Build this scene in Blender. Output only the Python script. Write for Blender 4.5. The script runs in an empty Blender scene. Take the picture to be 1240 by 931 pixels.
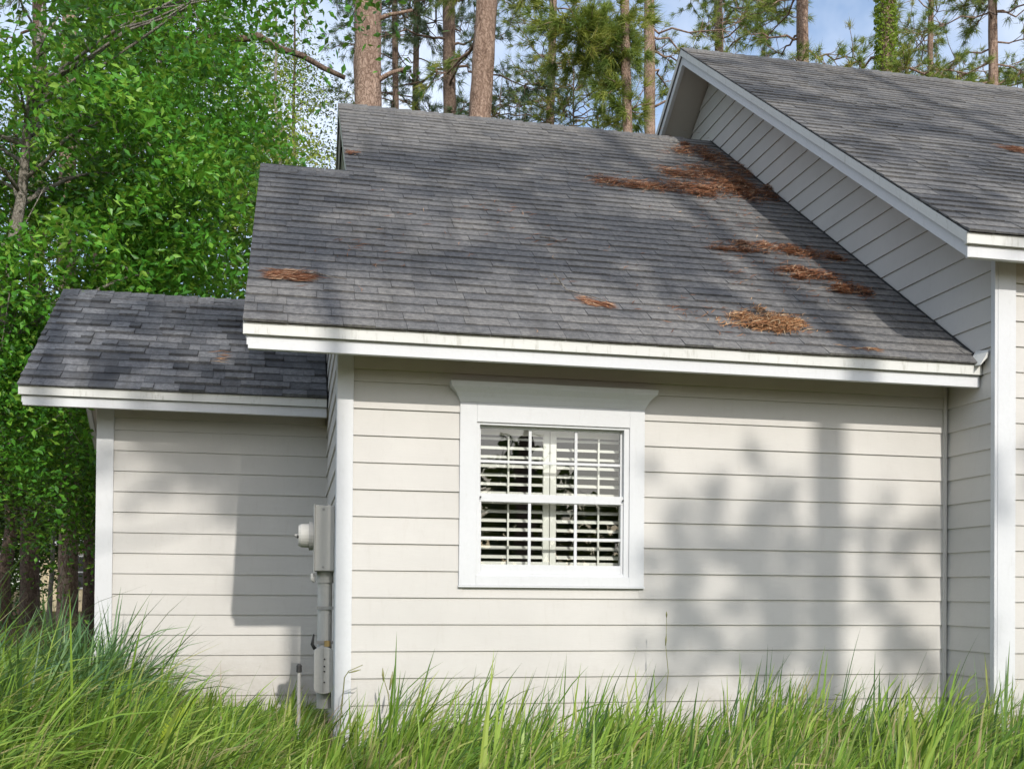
import bpy, math, random
import numpy as np
from mathutils import Vector, Matrix

rng = np.random.default_rng(11)
random.seed(11)
scene = bpy.context.scene
col = scene.collection
R = math.radians

# ------------------------------------------------------------------ camera
H = 1.15                                    # eye height above the ground at the wall
cd = bpy.data.cameras.new('camera')
cam = bpy.data.objects.new('camera', cd)
col.objects.link(cam)
cd.sensor_fit = 'HORIZONTAL'
cd.sensor_width = 36.0
cd.lens = 36.0 * 1268.8 / 1240.0
cd.shift_y = (703.16 - 465.5) / 1240.0
cd.clip_start = 0.05
cd.clip_end = 2000.0
right = Vector((0.97886, -0.20438, 0.00785))
fwd = Vector((0.20429, 0.97885, 0.01084))
up = Vector((-0.00990, -0.00901, 0.99991))
cam.matrix_world = Matrix(((right.x, up.x, -fwd.x, 0.0), (right.y, up.y, -fwd.y, -7.0525),
                           (right.z, up.z, -fwd.z, H), (0, 0, 0, 1)))
scene.camera = cam

# ------------------------------------------------------------------ sky, sun, exposure
SUN = Vector((-0.073, 1.0, -0.595)).normalized()      # direction the light travels
elev = math.asin(-SUN.z)
azim = math.atan2(-SUN.x, -SUN.y)
world = bpy.data.worlds.new('World')
scene.world = world
world.use_nodes = True
wn = world.node_tree
for n in list(wn.nodes):
    wn.nodes.remove(n)
wout = wn.nodes.new('ShaderNodeOutputWorld')
wbg = wn.nodes.new('ShaderNodeBackground')
sky = wn.nodes.new('ShaderNodeTexSky')
sky.sky_type = 'NISHITA'
sky.sun_disc = False
sky.sun_elevation = elev
sky.sun_rotation = azim
sky.air_density = 1.0
sky.dust_density = 1.2
sky.ozone_density = 1.0
# thin broken cloud over the clear sky
wtc = wn.nodes.new('ShaderNodeTexCoord')
wno = wn.nodes.new('ShaderNodeTexNoise')
wno.inputs['Scale'].default_value = 3.2
wno.inputs['Detail'].default_value = 6.0
wno.inputs['Roughness'].default_value = 0.6
wra = wn.nodes.new('ShaderNodeMapRange')
wra.inputs['From Min'].default_value = 0.34
wra.inputs['From Max'].default_value = 0.68
wra.inputs['To Min'].default_value = 0.0
wra.inputs['To Max'].default_value = 0.62
wmx = wn.nodes.new('ShaderNodeMix')
wmx.data_type = 'RGBA'
wmx.inputs['B'].default_value = (7.2, 7.4, 7.8, 1)
wn.links.new(wtc.outputs['Generated'], wno.inputs['Vector'])
wn.links.new(wno.outputs['Fac'], wra.inputs['Value'])
wn.links.new(wra.outputs['Result'], wmx.inputs['Factor'])
wn.links.new(sky.outputs['Color'], wmx.inputs['A'])
wn.links.new(wmx.outputs['Result'], wbg.inputs['Color'])
wbg.inputs['Strength'].default_value = 0.15
wn.links.new(wbg.outputs['Background'], wout.inputs['Surface'])

sl = bpy.data.lights.new('sun', 'SUN')
sl.energy = 2.45
sl.angle = R(0.55)
sl.color = (1.0, 0.945, 0.865)
so = bpy.data.objects.new('sun', sl)
so.rotation_euler = SUN.to_track_quat('-Z', 'Y').to_euler()
so.location = (0, -20, 30)
col.objects.link(so)

vs = scene.view_settings
vs.view_transform = 'Standard'
vs.look = 'None'
vs.gamma = 1.0
vs.use_curve_mapping = False
vs.exposure = 0.55
scene.cycles.max_bounces = 8
scene.cycles.transparent_max_bounces = 12

# ------------------------------------------------------------------ materials
MATS = {}

class NT:
    def __init__(self, name):
        self.m = bpy.data.materials.new(name)
        self.m.use_nodes = True
        self.t = self.m.node_tree
        self.p = self.t.nodes['Principled BSDF']
        self.out = self.t.nodes['Material Output']
        MATS[name] = self.m
    def n(self, typ, **kw):
        nd = self.t.nodes.new(typ)
        for k, v in kw.items():
            if k in nd.inputs:
                nd.inputs[k].default_value = v
            else:
                setattr(nd, k, v)
        return nd
    def l(self, a, b):
        self.t.links.new(a, b)
    def coords(self, scale=(1, 1, 1), kind='Object'):
        tc = self.n('ShaderNodeTexCoord')
        mp = self.n('ShaderNodeMapping')
        mp.inputs['Scale'].default_value = scale
        self.l(tc.outputs[kind], mp.inputs['Vector'])
        return mp.outputs['Vector']
    def wcoords(self, scale=(1, 1, 1)):
        g = self.n('ShaderNodeNewGeometry')
        mp = self.n('ShaderNodeMapping')
        mp.inputs['Scale'].default_value = scale
        self.l(g.outputs['Position'], mp.inputs['Vector'])
        return mp.outputs['Vector']
    def noise(self, vec, scale, detail=4.0, rough=0.55):
        nd = self.n('ShaderNodeTexNoise')
        nd.inputs['Scale'].default_value = scale
        nd.inputs['Detail'].default_value = detail
        nd.inputs['Roughness'].default_value = rough
        self.l(vec, nd.inputs['Vector'])
        return nd.outputs['Fac']
    def ramp(self, fac, stops):
        nd = self.n('ShaderNodeValToRGB')
        el = nd.color_ramp.elements
        el[0].position, el[0].color = stops[0][0], (*stops[0][1], 1)
        el[1].position, el[1].color = stops[-1][0], (*stops[-1][1], 1)
        for p, c in stops[1:-1]:
            e = el.new(p)
            e.color = (*c, 1)
        self.l(fac, nd.inputs['Fac'])
        return nd.outputs['Color']
    def mix(self, fac, a, b, blend='MIX'):
        nd = self.n('ShaderNodeMix', data_type='RGBA', blend_type=blend)
        for s, v in (('Factor', fac), ('A', a), ('B', b)):
            if isinstance(v, (int, float)):
                nd.inputs[s].default_value = v
            elif isinstance(v, tuple):
                nd.inputs[s].default_value = (*v, 1)
            else:
                self.l(v, nd.inputs[s])
        return nd.outputs['Result']
    def math(self, op, a, b=0.0):
        nd = self.n('ShaderNodeMath', operation=op)
        for i, v in enumerate((a, b)):
            if isinstance(v, (int, float)):
                nd.inputs[i].default_value = v
            else:
                self.l(v, nd.inputs[i])
        return nd.outputs[0]
    def maprange(self, v, a, b, c, d):
        nd = self.n('ShaderNodeMapRange')
        nd.inputs['From Min'].default_value = a
        nd.inputs['From Max'].default_value = b
        nd.inputs['To Min'].default_value = c
        nd.inputs['To Max'].default_value = d
        self.l(v, nd.inputs['Value'])
        return nd.outputs['Result']
    def bump(self, h, strength, dist):
        nd = self.n('ShaderNodeBump')
        nd.inputs['Strength'].default_value = strength
        nd.inputs['Distance'].default_value = dist
        self.l(h, nd.inputs['Height'])
        self.l(nd.outputs['Normal'], self.p.inputs['Normal'])
    def color(self, c, rough=0.6, spec=0.3):
        if isinstance(c, tuple):
            self.p.inputs['Base Color'].default_value = (*c, 1)
        else:
            self.l(c, self.p.inputs['Base Color'])
        self.p.inputs['Roughness'].default_value = rough
        self.p.inputs['Specular IOR Level'].default_value = spec
    def attr(self, name):
        nd = self.n('ShaderNodeAttribute', attribute_name=name)
        return nd.outputs['Fac']
    def objrnd(self):
        return self.n('ShaderNodeObjectInfo').outputs['Random']


def mat_painted(name, base, var=0.06, dirt=0.0, grain=(1, 1, 1), dirtcol=(0.25, 0.24, 0.18), rough=0.55):
    t = NT(name)
    w = t.wcoords()
    a = t.noise(w, 1.7, 5)
    g = t.noise(t.wcoords(grain), 14, 4)
    lo = tuple(x * (1 - var) for x in base)
    hi = tuple(min(1, x * (1 + var)) for x in base)
    c = t.ramp(a, [(0.3, lo), (0.7, hi)])
    c = t.mix(t.maprange(g, 0.35, 0.75, 0.0, 0.35), c, tuple(x * 0.92 for x in base))
    r = t.objrnd()
    c = t.mix(t.maprange(r, 0, 1, 0.0, 0.12), c, tuple(x * 0.88 for x in base))
    if dirt:
        d = t.noise(t.wcoords((6, 6, 1.2)), 5, 6, 0.7)
        c = t.mix(t.maprange(d, 0.55, 0.75, 0.0, dirt), c, dirtcol)
    if dirt:
        sep = t.n('ShaderNodeSeparateXYZ')
        t.l(w, sep.inputs[0])
        sp = t.math('MULTIPLY', t.maprange(sep.outputs['Z'], 0.75, 0.0, 0.0, 0.6), t.maprange(t.noise(w, 7, 6, 0.7), 0.35, 0.7, 0.0, 1.0))
        c = t.mix(sp, c, (0.24, 0.20, 0.15))
    t.color(c, rough, 0.3)
    t.bump(t.math('ADD', t.math('MULTIPLY', g, 0.5), t.noise(w, 2.2, 3)), 0.25, 0.006)
    return t.m

mat_painted('siding', (0.520, 0.506, 0.480), 0.06, 0.16, (1.2, 1.2, 14), (0.33, 0.30, 0.25))
mat_painted('trim', (0.585, 0.597, 0.612), 0.04, 0.14, (3, 3, 3))
mat_painted('drip', (0.60, 0.605, 0.58), 0.06, 0.5, (3, 3, 3), (0.20, 0.19, 0.13))
mat_painted('soffit_paint', (0.50, 0.475, 0.43), 0.04, 0.05)
mat_painted('meter_paint', (0.45, 0.445, 0.42), 0.05, 0.12, (2, 2, 8))
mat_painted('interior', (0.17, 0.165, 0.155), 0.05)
mat_painted('shutter_white', (0.80, 0.79, 0.76), 0.03)
mat_painted('cream', (0.62, 0.52, 0.33), 0.05, 0.1)
mat_painted('brown_roof', (0.10, 0.08, 0.07), 0.2)
mat_painted('metal_grey', (0.30, 0.30, 0.29), 0.1, 0.2)
mat_painted('dark_metal', (0.03, 0.03, 0.03), 0.1)
mat_painted('deck_dark', (0.035, 0.035, 0.036), 0.2)
mat_painted('brass', (0.35, 0.25, 0.10), 0.1)


def mat_shingle(name, cols, streak):
    t = NT(name)
    rnd = t.math('FRACT', t.math('ADD', t.objrnd(), t.attr('rnd')))
    w = t.wcoords()
    c = t.ramp(rnd, cols)
    big = t.noise(t.wcoords((1, 0.45, 0.45)), 1.3, 5, 0.6)
    c = t.mix(t.maprange(big, 0.42, 0.70, 0.0, 0.55), c, streak)
    blot = t.noise(w, 26, 5, 0.75)
    c = t.mix(t.maprange(blot, 0.40, 0.62, 0.55, 0.0), c, (0.055, 0.057, 0.062))
    al = t.noise(t.wcoords((2.2, 0.25, 0.25)), 2.4, 6, 0.65)
    c = t.mix(t.maprange(al, 0.52, 0.72, 0.0, 0.5), c, (0.075, 0.072, 0.066))
    gr = t.noise(w, 170, 2, 0.8)
    c = t.mix(t.maprange(gr, 0.3, 0.7, 0.5, 0.0), c, (0.03, 0.03, 0.034))
    gr2 = t.noise(w, 150, 2, 0.8)
    c = t.mix(t.maprange(gr2, 0.6, 0.75, 0.0, 0.5), c, (0.36, 0.34, 0.31))
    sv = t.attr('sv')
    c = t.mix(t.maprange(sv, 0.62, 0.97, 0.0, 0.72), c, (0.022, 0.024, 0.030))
    t.color(c, 0.9, 0.15)
    t.bump(gr, 0.5, 0.004)
    return t.m

mat_shingle('shingle', [(0.0, (0.172, 0.172, 0.174)), (0.35, (0.215, 0.213, 0.208)), (0.7, (0.262, 0.253, 0.238)), (1.0, (0.195, 0.194, 0.194))], (0.325, 0.31, 0.288))
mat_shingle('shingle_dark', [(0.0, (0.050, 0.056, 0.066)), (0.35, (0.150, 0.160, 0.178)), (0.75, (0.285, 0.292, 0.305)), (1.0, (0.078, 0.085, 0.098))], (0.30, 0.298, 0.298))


def mat_leaf(name, cols, trans=0.35, rough=0.38, shine=0.45):
    t = NT(name)
    c = t.ramp(t.attr('rnd'), cols)
    t.color(c, rough, shine)
    tr = t.n('ShaderNodeBsdfTranslucent')
    tc = t.mix(0.5, c, (0.30, 0.38, 0.04))
    t.l(tc, tr.inputs['Color'])
    mx = t.n('ShaderNodeMixShader')
    mx.inputs[0].default_value = trans
    t.l(t.p.outputs[0], mx.inputs[1])
    t.l(tr.outputs[0], mx.inputs[2])
    t.l(mx.outputs[0], t.out.inputs['Surface'])
    return t.m

mat_leaf('leaf_bright', [(0.0, (0.025, 0.100, 0.016)), (0.45, (0.070, 0.265, 0.026)), (0.8, (0.15, 0.42, 0.040)), (1.0, (0.30, 0.52, 0.07))], 0.45)
mat_leaf('leaf_yellow', [(0.0, (0.10, 0.19, 0.025)), (0.5, (0.24, 0.36, 0.05)), (0.9, (0.40, 0.46, 0.09)), (1.0, (0.40, 0.34, 0.12))], 0.42)
mat_leaf('leaf_dark', [(0.0, (0.02, 0.055, 0.014)), (0.6, (0.04, 0.10, 0.02)), (1.0, (0.09, 0.17, 0.03))])
mat_leaf('leaf_olive', [(0.0, (0.05, 0.085, 0.025)), (0.6, (0.095, 0.14, 0.04)), (1.0, (0.17, 0.19, 0.06))])
mat_leaf('needle_green', [(0.0, (0.065, 0.125, 0.028)), (0.45, (0.165, 0.235, 0.045)), (0.85, (0.30, 0.33, 0.065)), (1.0, (0.32, 0.24, 0.09))], 0.3, 0.45, 0.3)
mat_leaf('needle_blue', [(0.0, (0.03, 0.065, 0.035)), (0.6, (0.06, 0.11, 0.05)), (1.0, (0.12, 0.16, 0.05))], 0.2, 0.5)
mat_leaf('needle_dry', [(0.0, (0.070, 0.028, 0.017)), (0.4, (0.175, 0.068, 0.034)), (0.8, (0.29, 0.135, 0.072)), (1.0, (0.48, 0.34, 0.22))], 0.05, 0.7, 0.1)
mat_leaf('needle_gold', [(0.0, (0.18, 0.075, 0.035)), (0.45, (0.34, 0.165, 0.075)), (0.8, (0.46, 0.27, 0.14)), (1.0, (0.60, 0.45, 0.28))], 0.05, 0.7, 0.1)
mat_leaf('grass', [(0.0, (0.035, 0.090, 0.018)), (0.22, (0.120, 0.245, 0.030)), (0.6, (0.270, 0.420, 0.060)), (0.93, (0.43, 0.53, 0.12)), (1.0, (0.46, 0.38, 0.20))], 0.4, 0.4, 0.35)
mat_leaf('grass_blue', [(0.0, (0.030, 0.085, 0.034)), (0.6, (0.075, 0.170, 0.062)), (1.0, (0.18, 0.29, 0.11))], 0.3, 0.38, 0.4)
mat_leaf('frond', [(0.0, (0.22, 0.34, 0.03)), (1.0, (0.42, 0.48, 0.05))], 0.4)
mat_leaf('weed', [(0.0, (0.26, 0.26, 0.10)), (1.0, (0.30, 0.20, 0.13))], 0.2)


def mat_bark(name, lo, mid, hi, sc):
    t = NT(name)
    v = t.coords((1, 1, 0.22))
    furrow = t.noise(v, sc * 0.7, 6, 0.7)
    v2 = t.coords((1, 1, 0.55))
    vo = t.n('ShaderNodeTexVoronoi', feature='DISTANCE_TO_EDGE')
    vo.inputs['Scale'].default_value = sc
    vo.inputs['Randomness'].default_value = 1.0
    wv = t.n('ShaderNodeVectorMath', operation='ADD')
    nz = t.n('ShaderNodeTexNoise')
    nz.inputs['Scale'].default_value = sc * 0.8
    nz.inputs['Detail'].default_value = 5
    t.l(v2, nz.inputs['Vector'])
    sc3 = t.n('ShaderNodeVectorMath', operation='SCALE')
    sc3.inputs['Scale'].default_value = 0.34
    t.l(nz.outputs['Color'], sc3.inputs[0])
    t.l(v2, wv.inputs[0])
    t.l(sc3.outputs[0], wv.inputs[1])
    t.l(wv.outputs[0], vo.inputs['Vector'])
    e = t.maprange(vo.outputs['Distance'], 0.0, 0.16, 0.0, 0.38)
    flake = t.noise(v2, sc * 2.6, 4, 0.7)
    h = t.math('ADD', t.math('ADD', e, t.math('MULTIPLY', furrow, 1.1)), t.math('MULTIPLY', flake, 0.35))
    c = t.ramp(t.maprange(h, 0.5, 1.25, 0.0, 1.0), [(0.0, lo), (0.45, mid), (1.0, hi)])
    c = t.mix(t.maprange(t.noise(v, 2.0, 3), 0.4, 0.7, 0, 0.5), c, tuple(x * 0.75 for x in mid))
    t.color(c, 0.9, 0.1)
    t.bump(h, 0.8, 0.025)
    return t.m

mat_bark('bark_pine', (0.05, 0.034, 0.028), (0.22, 0.15, 0.115), (0.40, 0.30, 0.24), 12.0)
mat_bark('bark_dark', (0.03, 0.022, 0.018), (0.12, 0.085, 0.065), (0.20, 0.15, 0.12), 12.0)
mat_bark('bark_grey', (0.07, 0.065, 0.055), (0.20, 0.18, 0.155), (0.32, 0.30, 0.27), 12.0)

t = NT('ground')
w = t.wcoords()
n1 = t.noise(w, 0.35, 5, 0.6)
n2 = t.noise(w, 9.0, 6, 0.7)
c = t.ramp(n2, [(0.3, (0.07, 0.040, 0.022)), (0.55, (0.16, 0.095, 0.055)), (0.75, (0.26, 0.17, 0.10))])
c = t.mix(t.maprange(n1, 0.5, 0.62, 0.0, 0.85), c, (0.075, 0.12, 0.03))
t.color(c, 0.95, 0.1)
t.bump(n2, 0.8, 0.05)

def mat_glass():
    t = NT('glass')
    fr = t.n('ShaderNodeFresnel')
    fr.inputs['IOR'].default_value = 1.6
    f2 = t.maprange(fr.outputs[0], 0.0, 1.0, 0.03, 1.0)
    tr = t.n('ShaderNodeBsdfTransparent')
    tr.inputs['Color'].default_value = (0.90, 0.93, 0.91, 1)
    gl = t.n('ShaderNodeBsdfGlossy')
    gl.inputs['Roughness'].default_value = 0.0
    gl.inputs['Color'].default_value = (1, 1, 1, 1)
    bu = t.n('ShaderNodeBump')
    bu.inputs['Strength'].default_value = 0.25
    bu.inputs['Distance'].default_value = 0.006
    t.l(t.noise(t.wcoords(), 3.0, 2), bu.inputs['Height'])
    t.l(bu.outputs['Normal'], gl.inputs['Normal'])
    mx = t.n('ShaderNodeMixShader')
    t.l(f2, mx.inputs[0])
    t.l(tr.outputs[0], mx.inputs[1])
    t.l(gl.outputs[0], mx.inputs[2])
    t.l(mx.outputs[0], t.out.inputs['Surface'])
mat_glass()

# ------------------------------------------------------------------ mesh helpers
def mesh_np(name, V, Q=None, T=None, mat=None, rnd=None, smooth=False, sv=None):
    V = np.asarray(V, dtype=np.float32).reshape(-1, 3)
    me = bpy.data.meshes.new(name)
    nq = 0 if Q is None else len(Q)
    nt = 0 if T is None else len(T)
    loops = []
    if nq:
        loops.append(np.asarray(Q, dtype=np.int32).ravel())
    if nt:
        loops.append(np.asarray(T, dtype=np.int32).ravel())
    L = np.concatenate(loops)
    me.vertices.add(len(V))
    me.vertices.foreach_set('co', V.ravel())
    me.loops.add(len(L))
    me.loops.foreach_set('vertex_index', L)
    starts = np.concatenate([np.arange(nq) * 4, nq * 4 + np.arange(nt) * 3]).astype(np.int32)
    me.polygons.add(nq + nt)
    me.polygons.foreach_set('loop_start', starts)
    me.polygons.foreach_set('use_smooth', np.full(nq + nt, bool(smooth)))
    me.update(calc_edges=True)
    for nm, arr in (('rnd', rnd), ('sv', sv)):
        if arr is not None:
            a = me.attributes.new(nm, 'FLOAT', 'POINT')
            a.data.foreach_set('value', np.asarray(arr, dtype=np.float32).ravel())
    if mat:
        me.materials.append(MATS[mat])
    return me

def add(name, me, parent=None, loc=None, world_space=True, kind=None):
    o = bpy.data.objects.new(name, me)
    col.objects.link(o)
    if loc is not None:
        o.location = loc
    if parent is not None:
        o.parent = parent
        if world_space:
            o.matrix_parent_inverse = PINV.get(parent.name, Matrix())
    if kind:
        o['kind'] = kind
    return o

PINV = {}

def thing(name, label, cat, loc=(0, 0, 0), group=None):
    o = bpy.data.objects.new(name, None)
    col.objects.link(o)
    o.location = loc
    o.empty_display_size = 0.2
    o['label'] = label
    o['category'] = cat
    if group:
        o['group'] = group
    PINV[o.name] = Matrix.Translation(Vector(loc)).inverted()
    return o

def tag(o, label, cat, group=None):
    o['label'] = label
    o['category'] = cat
    if group:
        o['group'] = group
    return o

class MB:
    """collects solid pieces of one mesh"""
    def __init__(self):
        self.V, self.Q, self.T, self.R = [], [], [], []
        self.n = 0
    def _add(self, V, Q=None, T=None):
        V = np.asarray(V, float).reshape(-1, 3)
        if Q is not None and len(Q):
            self.Q.append(np.asarray(Q) + self.n)
        if T is not None and len(T):
            self.T.append(np.asarray(T) + self.n)
        self.V.append(V)
        self.n += len(V)
        return self
    def hexa(self, P):
        """8 corners: bottom ring 0-3 counter-clockwise from above, top ring 4-7"""
        return self._add(P, [(0, 3, 2, 1), (4, 5, 6, 7), (0, 1, 5, 4), (1, 2, 6, 5), (2, 3, 7, 6), (3, 0, 4, 7)])
    def box(self, x0, x1, y0, y1, z0, z1):
        return self.hexa([(x0, y0, z0), (x1, y0, z0), (x1, y1, z0), (x0, y1, z0),
                          (x0, y0, z1), (x1, y0, z1), (x1, y1, z1), (x0, y1, z1)])
    def prism_x(self, poly, x0, x1):
        """poly: (y, z) outline extruded along x"""
        n = len(poly)
        V = [(x0, y, z) for y, z in poly] + [(x1, y, z) for y, z in poly]
        self._add(V, [(i, (i + 1) % n, n + (i + 1) % n, n + i) for i in range(n)])
        b = self.n - 2 * n
        self.T.append(np.array([(b, b + i + 1, b + i) for i in range(1, n - 1)]))
        self.T.append(np.array([(b + n, b + n + i, b + n + i + 1) for i in range(1, n - 1)]))
        return self
    def prism_y(self, poly, y0, y1):
        n = len(poly)
        V = [(x, y0, z) for x, z in poly] + [(x, y1, z) for x, z in poly]
        self._add(V, [(i, (i + 1) % n, n + (i + 1) % n, n + i) for i in range(n)])
        b = self.n - 2 * n
        self.T.append(np.array([(b, b + i + 1, b + i) for i in range(1, n - 1)]))
        self.T.append(np.array([(b + n, b + n + i, b + n + i + 1) for i in range(1, n - 1)]))
        return self
    def tube(self, path, radii, seg=10, cap=True, wob=0.0):
        V, Q, T = tube_arrays(path, radii, seg, cap, wob)
        return self._add(V, Q, T)
    def mesh(self, name, mat, smooth=False, **kw):
        V = np.concatenate(self.V)
        Q = np.concatenate(self.Q) if self.Q else None
        T = np.concatenate(self.T) if self.T else None
        return mesh_np(name, V, Q, T, mat, smooth=smooth, **kw)
    def build(self, name, mat, parent=None, smooth=False, world_space=True, bevel=0.0, **kw):
        o = add(name, self.mesh(name, mat, smooth, **kw), parent, world_space=world_space)
        if bevel:
            b = o.modifiers.new('bevel', 'BEVEL')
            b.width = bevel
            b.segments = 2
            b.limit_method = 'ANGLE'
        return o

def tube_arrays(path, radii, seg=10, cap=True, wob=0.0):
    P = np.asarray(path, float)
    n = len(P)
    D = np.gradient(P, axis=0)
    D /= np.linalg.norm(D, axis=1)[:, None] + 1e-9
    ref = np.array([0.31, 0.95, 0.05]) if abs(D[0, 2]) > 0.5 else np.array([0, 0, 1.0])
    U = np.cross(D, ref)
    U /= np.linalg.norm(U, axis=1)[:, None] + 1e-9
    W = np.cross(D, U)
    a = np.linspace(0, 2 * np.pi, seg, endpoint=False)
    rad = np.asarray(radii, float)[:, None] * np.ones(seg)
    if wob:
        rad = rad * (1 + wob * rng.standard_normal((n, seg)))
    V = P[:, None, :] + rad[:, :, None] * (np.cos(a)[None, :, None] * U[:, None, :] + np.sin(a)[None, :, None] * W[:, None, :])
    V = V.reshape(-1, 3)
    i = np.arange(n - 1)[:, None] * seg
    j = np.arange(seg)[None, :]
    j2 = (j + 1) % seg
    Q = np.stack([i + j, i + j2, i + seg + j2, i + seg + j], -1).reshape(-1, 4)
    T = None
    if cap:
        V = np.vstack([V, P[:1], P[-1:]])
        c0, c1 = n * seg, n * seg + 1
        jj = np.arange(seg)
        T = np.concatenate([np.stack([np.full(seg, c0), (jj + 1) % seg, jj], -1),
                            np.stack([np.full(seg, c1), (n - 1) * seg + jj, (n - 1) * seg + (jj + 1) % seg], -1)])
    return V, Q, T

# ------------------------------------------------------------------ ground
def ground_h(x, y):
    back = np.clip((np.asarray(y) - 3.0) / 16.0, 0, 1)
    return 0.40 * back * back * (3 - 2 * back)

def build_ground():
    def axis(lo, hi, fine0, fine1, step):
        mid = np.arange(fine0, fine1 + 1e-6, step)
        a = fine0 - np.cumsum(np.geomspace(step, (fine0 - lo) * 0.25, 16))
        a = a[a > lo]
        b = fine1 + np.cumsum(np.geomspace(step, (hi - fine1) * 0.25, 16))
        b = b[b < hi]
        return np.concatenate([[lo], a[::-1], mid, b, [hi]])
    xs = axis(-600, 600, -14, 16, 0.5)
    ys = axis(-600, 900, -10, 40, 0.5)
    X, Y = np.meshgrid(xs, ys)
    Z = ground_h(X, Y) + 0.02 * np.sin(X * 1.7 + Y) * np.cos(Y * 1.3 - X * 0.6) - 0.025
    V = np.stack([X, Y, Z], -1).reshape(-1, 3)
    nx = len(xs)
    i = np.arange(len(ys) - 1)[:, None] * nx
    j = np.arange(nx - 1)[None, :]
    Q = np.stack([i + j, i + j + 1, i + nx + j + 1, i + nx + j], -1).reshape(-1, 4)
    o = add('ground', mesh_np('ground', V, Q, None, 'ground', smooth=True))
    o['kind'] = 'structure'
build_ground()

# ------------------------------------------------------------------ house
M = 0.7348
SL = math.sqrt(1 + M * M)
ANG = math.atan(M)
XS = 4.82                                   # left side wall of the taller wing
house = thing('house', 'pale grey lap-sided house with white trim and grey shingle roofs', 'house', (2.5, 0, 0))

def plank_front(parent, x0, x1, z0, z1, y, name='siding_plank'):
    """lap board on a wall facing -Y whose sheathing is at y"""
    tb, tt = 0.018, 0.006
    z1 += 0.004
    dy = random.uniform(-0.0012, 0.0012)
    MB().hexa([(x0, y - tb + dy, z0), (x1, y - tb + dy, z0), (x1, y + 0.004, z0), (x0, y + 0.004, z0),
               (x0, y - tt, z1), (x1, y - tt, z1), (x1, y + 0.004, z1), (x0, y + 0.004, z1)]).build(name, 'siding', parent)

def plank_side(parent, y0b, y1b, y0t, y1t, z0, z1, x, name='siding_plank'):
    """lap board on a wall facing -X whose sheathing is at x"""
    tb, tt = 0.018, 0.006
    z1 += 0.004
    MB().hexa([(x - tb, y0b, z0), (x + 0.004, y0b, z0), (x + 0.004, y1b, z0), (x - tb, y1b, z0),
               (x - tt, y0t, z1), (x + 0.004, y0t, z1), (x + 0.004, y1t, z1), (x - tt, y1t, z1)]).build(name, 'siding', parent)

def courses(ztop, z0=H - 0.22 - 5 * 0.18, bottom=0.03):
    out = []
    z = z0
    while z < ztop - 0.01:
        out.append((max(z, bottom), min(z + 0.18, ztop)))
        z += 0.18
    return out

# --- main wall (faces the camera) with an opening for the window
WX0, WX1, WZ0, WZ1 = 1.19, 2.32, H + 0.10, H + 1.17
mw = MB()
mw.box(0.30, WX0, 0.0, 0.12, -0.1, H + 1.80).box(WX1, XS + 0.1, 0.0, 0.12, -0.1, H + 1.80)
mw.box(WX0, WX1, 0.0, 0.12, -0.1, WZ0).box(WX0, WX1, 0.0, 0.12, WZ1, H + 1.80)
mw = mw.build('wall', 'siding', house)
CX0, CX1, CZ0, CZ1 = 1.097, 2.412, H + 0.045, H + 1.29       # window casing outline
for za, zb in courses(H + 1.50):
    if zb > CZ0 + 0.004 and za < CZ1 + 0.10:
        plank_front(mw, 0.36, CX0 + 0.03, za, zb, 0.0)
        plank_front(mw, CX1 - 0.03, XS - 0.03, za, zb, 0.0)
        if za < CZ0 < zb:
            plank_front(mw, CX0 + 0.03, CX1 - 0.03, za, CZ0 + 0.01, 0.0)
        if zb > CZ1 + 0.13:
            plank_front(mw, CX0 + 0.03, CX1 - 0.03, CZ1 + 0.10, zb, 0.0)
    else:
        plank_front(mw, 0.36, XS - 0.03, za, zb, 0.0)

# --- left side wall of the main part (in shade, seen almost edge on)
YE, ZE = -0.437, H + 1.6636
YA = 2.34
ZA = ZE + M * (YA - YE)
zlow = ZE - 0.10 + M * (0.12 - YE)
sw = MB().box(0.30, 0.42, 4.7, 9.2, -0.1, H + 1.80)
sw.prism_x([(0.1205, -0.1), (4.6995, -0.1), (4.6995, ZA - 0.10 - M * (4.6995 - YA)), (YA, ZA - 0.10), (0.1205, zlow)][::-1], 0.30, 0.42)
sw = sw.build('wall', 'siding', house)
for za, zb in courses(ZA - 0.16):
    ya0 = max(0.05, YE + (za - ZE + 0.12) / M)
    ya1 = max(0.05, YE + (zb - ZE + 0.12) / M)
    yb0 = 9.2 if zb < H + 1.8 else 2 * YA - ya0
    yb1 = 9.2 if zb < H + 1.8 else 2 * YA - ya1
    if yb1 > ya1 + 0.05:
        plank_side(sw, ya0, yb0, ya1, yb1, za, zb, 0.30)

# --- set-back annexe wall on the left
BY = 2.664
bw = MB()
bw.box(-1.67, 0.31, BY, BY + 0.12, -0.1, H + 1.80)
bw.box(-1.67, -1.55, BY + 0.12, 5.3, -0.1, H + 1.80)
bw.box(-1.67, 0.31, 5.3, 5.42, -0.1, H + 1.80)
bw = bw.build('wall', 'siding', house)
for za, zb in courses(H + 1.52):
    plank_front(bw, -1.60, 0.30, za, zb, BY)
    plank_side(bw, BY + 0.05, 5.4, BY + 0.05, 5.4, za, zb, -1.67)

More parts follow.
